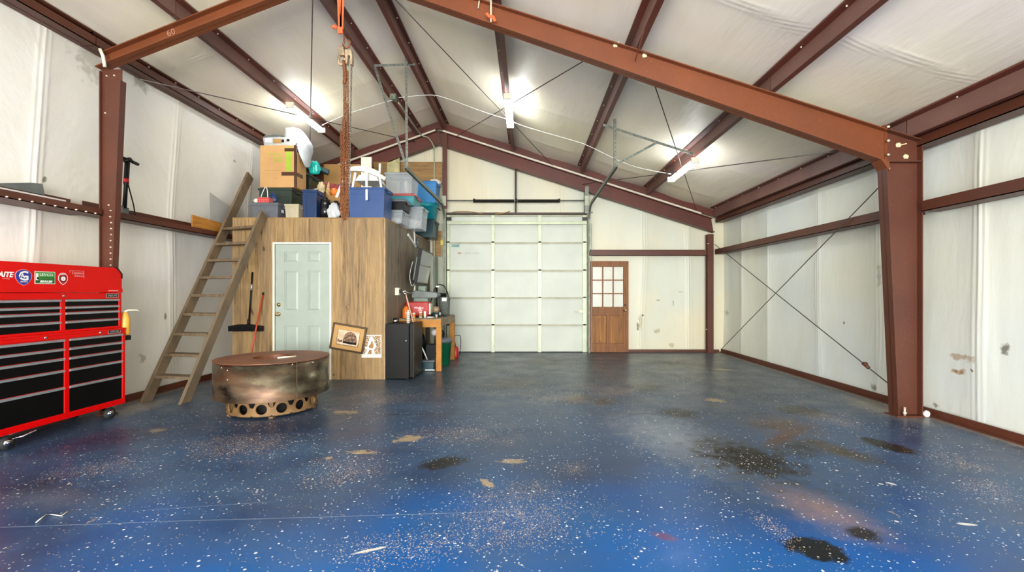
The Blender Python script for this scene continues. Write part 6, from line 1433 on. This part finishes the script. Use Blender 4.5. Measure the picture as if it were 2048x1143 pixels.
T = thing('pine_board', 'orange-brown board standing on the left girt behind the ladder', 'board', (-4.66, 6.62, 2.135))
mb = MB(); mb.prism([(6.31, 2.16), (7.05, 2.14), (7.05, 2.345), (6.31, 2.375)], 0, -4.665, -4.645); build(mb, 'board', BOARD, T, True, bevel=0.002)
mb = MB(); mb.prism([(6.72, 2.145), (7.34, 2.145), (7.34, 2.60), (6.72, 2.78)], 0, -4.70, -4.694); solo(mb, 'acrylic_sheet', SHEET, 'smoky see-through sheet standing on the left girt behind the pine board', 'sheet')
mb = MB(); mb.box(-4.735, -4.665, 1.9, 4.60, 2.112, 2.225); solo(mb, 'white_trim_strip', WHITEM, 'long white metal trim strip lying in the near left girt', 'trim strip')
mb = MB(); mb.prism([(3.98, 2.24), (4.42, 2.24), (4.42, 2.255), (4.40, 2.345), (4.30, 2.33), (4.05, 2.265)], 0, -4.70, -4.69); solo(mb, 'metal_offcut', GREYM, 'grey sheet-metal offcut lying in the near left girt', 'offcut')
mb = MB(); mb.blob((-4.70, 6.20, 2.165), (0.03, 0.06, 0.03), 51, 0.4, n=10); solo(mb, 'crumpled_paper', CLOTH, 'small crumpled paper on the left girt at the end of the pine board', 'paper')

# ------------------------------------------------------------------ chain hoist
T = thing('lifting_sling', 'bright orange webbing sling looped over the rafter at the ridge', 'sling', (-1.99, YM, 4.1))
hx = -1.99 * FS
mb = MB()
for (xa, xb, w_) in ((-0.045, -0.012, 0.03), (0.03, 0.006, 0.034), (0.0, -0.002, 0.026)):
    mb.bar((hx + xa, YM - 0.10, 4.78), (hx + xb, YM - 0.10, 4.01), w_, 0.008, (0, 1, 0))
mb.bar((hx - 0.01, YM - 0.10, 4.03), (hx - 0.005, YM - 0.10, 3.965), 0.05, 0.02, (0, 1, 0))
build(mb, 'webbing', ORANGE, T, True, bevel=0.002)
mb = MB(); mb.blob((hx - 0.07, YM - 0.10, 4.035), (0.03, 0.02, 0.022), 61, 0.5, n=10); build(mb, 'knot', ORANGE, T, True)
T = thing('chain_hoist', 'rusty chain hoist with bunched chains hanging from the orange sling', 'chain hoist', (hx, YM - 0.1, 2.08))
yh = YM - 0.10
def hpt(px_, py_): p = at(px_, py_, yh); return p
mb = MB(); mb.tube(curve([hpt(688, 72), hpt(688, 84), hpt(686, 90), hpt(691, 96), hpt(698, 92), hpt(700, 84), hpt(696, 80)], 6), [0.011] * 0 or 0.010, 8); build(mb, 'top_hook', CHAINR, T, True)
mb = MB(); mb.prism([(hpt(677, 95).x, hpt(0, 95).z), (hpt(688, 94).x, hpt(0, 94).z), (hpt(691, 112).x, hpt(0, 112).z), (hpt(677, 111).x, hpt(0, 112).z)], 1, yh - 0.025, yh + 0.025); build(mb, 'left_block', HOISTM, T, True, bevel=0.008)
mb = MB(); mb.tube(curve([hpt(679, 110), hpt(677, 122), hpt(681, 129), hpt(688, 126), hpt(690, 112)], 6), [0.014] * 0 or 0.015, 10); build(mb, 'load_hook', HOISTM, T, True)
mb = MB(); mb.prism([(hpt(691, 102).x, hpt(0, 102).z), (hpt(704, 101).x, hpt(0, 101).z), (hpt(706, 112).x, hpt(0, 112).z), (hpt(706, 130).x, hpt(0, 130).z), (hpt(702, 132).x, hpt(0, 132).z), (hpt(702, 114).x, hpt(0, 114).z), (hpt(698, 112).x, hpt(0, 112).z), (hpt(696, 130).x, hpt(0, 130).z), (hpt(693, 130).x, hpt(0, 130).z)], 1, yh - 0.03, yh + 0.03); build(mb, 'right_block', HOISTM, T, True, bevel=0.006)
mb = MB(); mb.cyl(hpt(692, 112) + Vector((0, -0.02, 0)), hpt(692, 112) + Vector((0, 0.02, 0)), 0.03, 16); build(mb, 'sheave', CHAINR, T, True)
def chain(pts, name, m, L=0.030, w=0.019, r=0.0032):
    """interlocked oval links along a path"""
    P = [Vector(p) for p in pts]; mb = MB(); pitch = L - 2.4 * r
    segs = []; tot = 0
    for a_, b_ in zip(P, P[1:]): segs.append((tot, a_, b_)); tot += (b_ - a_).length
    n = int(tot / pitch); k = 0
    for i in range(n):
        s_ = (i + 0.5) * pitch
        for (t0, a_, b_) in segs:
            if s_ <= t0 + (b_ - a_).length: break
        c_ = a_.lerp(b_, (s_ - t0) / (b_ - a_).length); d = (b_ - a_).normalized()
        sd = d.cross(Vector((0.3, 1, 0.1))).normalized(); up = d.cross(sd)
        u = (sd + up * 0.25).normalized() if i % 2 else (up - sd * 0.25).normalized()
        ring_ = []
        for j in range(10):
            th = 2 * PI * j / 10
            ring_.append(c_ + d * (L / 2 - r) * math.cos(th) * (1.0) + u * (w / 2 - r) * math.sin(th))
        mb.tube(ring_, r, 5, closed=True)
    return build(mb, name, m, T, True, flip=None)
random.seed(4)
strands = [(683, 262, 682, 424), (688, 250, 690, 431), (692, 250, 697, 428), (689, 141, 687, 412), (692, 138, 684, 430), (694, 140, 691, 436), (696, 136, 695, 434), (686, 150, 681, 420), (690, 145, 693, 425)]
for i, (xa, ya, xb, yb2) in enumerate(strands):
    dy = (i % 3 - 1) * 0.018
    if 3 <= i < 6:
        pts = [hpt(xa, ya) + Vector((0, dy, 0)), hpt((xa + xb) / 2, (ya + yb2) / 2) + Vector((0.003 * i, dy, 0)), hpt(xb, yb2) + Vector((0, dy, 0))]
    else:
        pts = [hpt(xa, ya + 12 * i) + Vector((0, dy, 0)), hpt(xb, yb2) + Vector((0, -dy, 0))]
    chain(pts, 'rusty_chain', CHAINR, L=0.036, w=0.024, r=0.0040)
for (xa, xb) in ((681, 694), (686, 696), (682, 690)):
    chain([hpt(xa, 415), hpt(xa + 2, 432), hpt((xa + xb) / 2, 440), hpt(xb - 1, 434), hpt(xb, 412)], 'rusty_chain', CHAINR)
chain([hpt(682, 330), hpt(681, 400), hpt(681, 425)], 'rusty_chain', CHAINR)
chain([hpt(697, 330), hpt(696, 380), hpt(695, 430)], 'rusty_chain', CHAINR)
o = chain([hpt(703, 130), hpt(701, 240), hpt(699, 330), hpt(697, 420), hpt(694, 436)], 'hand_chain', CHAING, L=0.036, w=0.023, r=0.0036); o['label'] = 'thin grey hand chain'
mb = MB(); mb.tube(curve([hpt(688, 122), hpt(690, 150), hpt(689, 168)], 6), [0.028] * 0 or 0.020, 10); build(mb, 'chain_guide', CHAINR, T, True)
# rope with an orange knot over the rafter
T = thing('cream_rope', 'cream rope with an orange knot hanging at the rafter near the top middle', 'rope', tuple(at(982, 45, YM - 0.10)))
mb = MB(); mb.cyl(at(982, -16, YM - 0.10), at(982, 44, YM - 0.10), 0.010, 8); build(mb, 'rope', ROPE, T, True)
mb = MB(); mb.tube(curve([at(973, 27, YM - 0.11), at(979, 33, YM - 0.11), at(986, 34, YM - 0.11), at(990, 43, YM - 0.11)], 6), [0.012] * 0 or 0.016, 10); build(mb, 'knot', ORANGE, T, True)
mb = MB(); mb.cyl(at(960, -10, YM - 0.03), at(956.5, 17, YM - 0.02), 0.007, 8); build(mb, 'loose_end', ROPE, T, True)

# small thing on the floor by the right wall
mb = MB(); p = fl(1878, 832); mb.blob((4.14, 4.72, 0.035), (0.030, 0.030, 0.036), 71, 0.15, n=10); solo(mb, 'white_lump', PAPER, 'small white lump on the floor just right of the thick column', 'debris')
mb = MB(); pts = [fl(72, 1046), fl(92, 1030), fl(104, 1030), fl(122, 1033), fl(134, 1025)]; mb.tube([Vector((p.x, p.y, 0.006)) for p in pts], 0.003, 6); solo(mb, 'straw', CREAM, 'bent cream straw lying on the blue floor at the lower left', 'straw')
# vanishing prevention: keep part transforms exact
bpy.context.view_layer.update()
